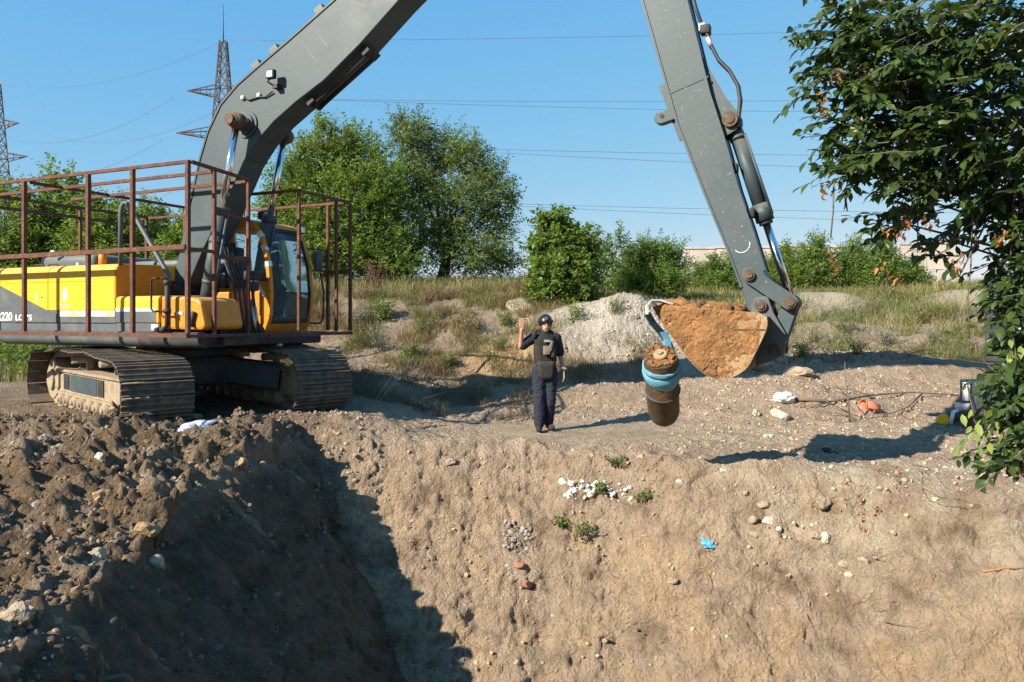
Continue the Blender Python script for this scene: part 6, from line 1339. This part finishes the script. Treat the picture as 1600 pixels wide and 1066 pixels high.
# silver bag
def crumple(name, lab, cat, p, dims, mat, seed, rot=(0, 0, 0), amp=.45, n=3):
    bm = bmesh.new(); bmesh.ops.create_icosphere(bm, subdivisions=n, radius=1); off = Vector((seed * 3.1, seed, 0))
    for v_ in bm.verts:
        k = 1 + amp * (abs(mnoise.noise(v_.co * 1.6 + off)) * 1.6 - .5) + amp * .5 * abs(mnoise.noise(v_.co * 4 + off)); v_.co = Vector((v_.co.x * dims[0], v_.co.y * dims[1], v_.co.z * dims[2])) * k
    me = bpy.data.meshes.new(name); bm.to_mesh(me); bm.free(); me.materials.append(mat); o_ = link(name, me, None, p, rot); tag(o_, lab, cat); return o_
m_silver = worn('scuffed silver film', (.62, .64, .66), (.30, .38, .50), 5, .35, .3, thr=(.45, .6))
crumple('crumpled_bag', 'crumpled silver and white plastic bag below the track gap', 'bag', hit(303, 676, 5, 14) + Vector((0, 0, .05)), (.22, .12, .07), m_silver, 2, (.5, -.25, .6))
crumple('white_rag', 'white crumpled rag above the big pale stone', 'rag', hit(1226, 628, 6, 20) + Vector((0, 0, .06)), (.20, .14, .10), m_slingw, 5)
crumple('white_scrap', 'white torn plastic scrap in front of the left track', 'scrap', hit(246, 694, 5, 12) + Vector((0, 0, .01)), (.075, .04, .02), M['white'], 7)
crumple('flat_dark_piece', 'flat dark piece on the path left of the dark bottle', 'scrap', hit(1252, 718, 6, 14) + Vector((0, 0, .01)), (.17, .07, .015), M['navy'], 9)  # thin dark blue grey piece lying flat on the path
crumple('blue_rag', 'small bright blue rag on the right pit wall', 'rag', hit(1106, 852, 6, 12) + Vector((0, -.01, .02)), (.085, .03, .045), worn('blue cloth', (.10, .38, .70), (.2, .5, .75), 12, .8), 4, (0, .5, 0), .7)
pd = hit(1300, 712, 6, 14); bd = empty('dark_bottle', pd, (0, 0, -.5)); tag(bd, 'dark green glass bottle neck sticking out of the path edge', 'bottle')
MB().tube([(.10, 0, -.02), (.02, 0, .03), (-.06, 0, .07), (-.12, 0, .085)], [.045, .05, .045, .02], 14).build('bottle_body', new_mat('dark glass', (.012, .02, .014), .1), bd); MB().tube([(.02, 0, .03), (-.02, 0, .05)], .052, 14).build('bottle_label', M['dgrey'], bd)
pj = hit(246, 890, 3.2, 12); jr = empty('glass_jar', pj, (.25, -.15, .3)); tag(jr, 'dirty glass jar half buried on the left spoil crest', 'jar')
mj = worn('dusty glass', (.50, .46, .38), (.30, .24, .16), 9, .15, thr=(.4, .65)); mj.node_tree.nodes['Principled BSDF'].inputs['Transmission Weight'].default_value = .45
MB().tube([(0, 0, -.03), (0, 0, .01), (0, 0, .09), (0, 0, .115), (0, 0, .125)], [.055, .065, .065, .055, .03], 20).build('jar_body', mj, jr); MB().tube([(0, 0, .0), (0, 0, .028)], .0665, 20).build('soil_in_jar', M['claydirt'], jr)
weed('weed_sprig', 'thin green sprig standing above the glass jar', hit(243, 862, 3.2, 12), 5, .2, m_leafC, .03, .35, .24, 91, .12, 'sprig', nl=12)
po = hit(1358, 646, 6, 18); ob = empty('orange_pipe', po, (0, .35, .2)); tag(ob, 'broken orange drain pipe piece lying on the dirt at the right', 'pipe')
mb = MB(); na = 15; ra = [(-.16, .10), (.0, .098), (.12, .10)]
for (x_, r_) in ra:
    for k in range(na): an = R(-100 + 235 * k / (na - 1)); mb.v.append(Vector((x_ + .02 * math.sin(k * 1.7) * (x_ > .1), r_ * math.sin(an), .09 + r_ * math.cos(an))))
for i in range(2):
    for k in range(na - 1): mb.f.append([i * na + k, i * na + k + 1, (i + 1) * na + k + 1, (i + 1) * na + k]); mb.sm.append(True)
o_ = mb.build('pipe_shell', worn('orange plastic', (.56, .17, .09), (.46, .20, .13), 6, .5), ob); sd_ = o_.modifiers.new('s', 'SOLIDIFY'); sd_.thickness = .008; one_mesh(o_)
MB().tube([(-.165, .105 * math.sin(a_), .09 + .105 * math.cos(a_)) for a_ in np.linspace(R(-100), R(135), 15)], .012, 6).build('pipe_collar', worn('orange plastic rim', (.50, .14, .07), (.40, .17, .10), 6, .5), ob)
# dry stalks, twigs, branches
def stick(pts, r, lab, mat, name='dry_stalk', cat='stalk', forks=(), lift=.03):
    P_ = [p if isinstance(p, Vector) else hit(p[0], p[1], 4, 30) + Vector((0, 0, lift)) for p in pts]; mb = MB(); n = len(P_)
    mb.tube(P_, [r * (1 - .7 * i / (n - 1)) for i in range(n)], 6)
    for f_ in forks: Q_ = [p if isinstance(p, Vector) else hit(p[0], p[1], 4, 30) + Vector((0, 0, lift)) for p in f_]; mb.tube(Q_, [r * .55 * (1 - .6 * i / (len(Q_) - 1)) for i in range(len(Q_))], 5)
    return tag(mb.build(name, mat), lab, cat)
m_straw = worn('dry straw stalk', (.42, .34, .20), (.34, .26, .14), 9, .9); m_twig = worn('grey brown twig', (.14, .10, .075), (.20, .155, .115), 9, .95)
s0 = hit(592, 628, 10, 20); s1 = hit(586, 626, 10, 20)
stick([s0, s0 + Vector((.45, .3, .58)), s0 + Vector((.95, .55, 1.02))], .016, 'long dry straw stalk leaning to the right in the hollow', m_straw)
stick([s1, s1 + Vector((.25, .3, .42)), s1 + Vector((.5, .5, .72))], .014, 'shorter dry straw stalk leaning beside the long one', m_straw)
stick([s0 + Vector((.3, .1, .42)), s0 + Vector((.7, .3, .62)), s0 + Vector((1.1, .4, .70))], .010, 'thin dry stalk crossing the long one', m_straw)
stick([(660, 630), (703, 618), (755, 618)], .013, 'bent dry stalk lying across the shaded hollow', m_straw, lift=.08)
stick([(606, 634), (620, 645), (632, 650)], .010, 'short dry stalk lying near the right track', m_straw)
stick([(1240, 628), (1300, 632), (1360, 622), (1420, 617), (1500, 622)], .028, 'long bare grey branch lying on the dirt at the right', m_twig, 'fallen_branch', 'branch', [[(1440, 620), (1420, 640), (1395, 650), (1350, 655)], [(1360, 622), (1330, 614), (1300, 612)], [(1300, 632), (1270, 640), (1240, 638)]], .05)
b_ = hit(1328, 660, 7, 20)
stick([b_, b_ + Vector((-.03, 0, .4)), b_ + Vector((-.08, 0, .75)), b_ + Vector((-.06, .05, .98))], .016, 'upright bare twig standing left of the orange pipe', m_twig, 'bare_twig', 'twig', [[b_ + Vector((-.03, 0, .4)), b_ + Vector((-.25, 0, .62)), b_ + Vector((-.4, 0, .85))], [b_ + Vector((-.06, 0, .55)), b_ + Vector((.12, 0, .8))], [b_ + Vector((0, 0, .15)), b_ + Vector((-.4, .05, .35)), b_ + Vector((-.75, .05, .42))], [b_ + Vector((-.02, 0, .3)), b_ + Vector((-.5, .1, .5))], [b_ + Vector((0, 0, .1)), b_ + Vector((-.6, 0, .12))]])
stick([(1441, 740), (1441, 770), (1452, 785), (1475, 793), (1535, 797)], .010, 'dark vine twig curling over the pale slope at the right', m_twig, 'vine_twig', 'twig', [[(1441, 765), (1470, 780), (1500, 782), (1530, 792)], [(1530, 792), (1535, 800), (1534, 812)]], .015)
stick([(1445, 700), (1475, 678), (1500, 670)], .008, 'thin brown twig in front of the capped pipe', m_twig, 'bare_twig', 'twig')
stick([(1495, 752), (1512, 738)], .006, 'short red brown twig on the pale slope', m_twig, 'bare_twig', 'twig')
stick([(345, 672), (360, 690)], .006, 'short pale stick above the pit corner', m_straw)
stick([(175, 920), (235, 925), (262, 928)], .007, 'thin pale root under the glass jar', m_straw, 'root', 'root')
stick([(1535, 898), (1570, 893), (1600, 892)], .010, 'orange brown root at the right edge of the pit wall', worn('orange root', (.42, .17, .06), (.3, .12, .05), 9, .9), 'root', 'root', [[(1545, 896), (1540, 888), (1535, 886)]])
for k, (u0, v0, u1, v1) in enumerate([(1380, 975, 1430, 985), (1370, 960, 1385, 958), (1105, 900, 1112, 950), (1260, 965, 1275, 1005)]):
    stick([(u0, v0), ((u0 + u1) / 2, (v0 + v1) / 2 + 2), (u1, v1)], .006, ('broken root stub low in the right wall', 'short root stub above the broken one', 'hair root hanging in the middle of the wall', 'curved hair root low in the wall')[k], m_twig, 'root', 'root')
rd = random.Random(31)
q = MB()
for k in range(260):                        # tangle of bare twigs before the weeds at the right
    u = rd.uniform(1200, 1530); v = 560 + rd.uniform(-16, 10) - (u - 1200) * .012; p = hit(u, v, 9, 30); d_ = Vector((rd.gauss(0, .35), rd.gauss(0, .2), abs(rd.gauss(.15, .15)))); q.tube([p, p + d_ * .5 + Vector((0, 0, .05)), p + d_], [.008, .006, .003], 4, False)
tag(q.build('dead_twigs', m_twig), 'tangle of dead grey twigs along the edge of the weeds', kind='stuff')
for k, (pts, n, sp) in enumerate([([(1385, 780), (1395, 760), (1405, 740), (1412, 728)], 50, .05), ([(1318, 765), (1322, 750)], 12, .03), ([(1338, 770), (1345, 800), (1350, 830)], 34, .035), ([(1372, 790), (1368, 805)], 14, .025), ([(1320, 780), (1318, 790)], 6, .02), ([(1365, 737), (1380, 735)], 10, .03), ([(1445, 738), (1446, 742)], 5, .015), ([(1030, 722), (1045, 718)], 14, .04), ([(1125, 790), (1135, 791)], 6, .02), ([(1445, 690), (1480, 698)], 16, .05), ([(1530, 795), (1533, 790)], 7, .015)]):
    P_ = [hit(u, v, 5, 14) + Vector((0, -.015, .02)) for u, v in pts]; tag(dead_string(P_, n, 'fallen_leaves', None, None, (.02, .05), sp * .6, 100 + k), 'orange dry leaves caught on the pit slope', kind='stuff')
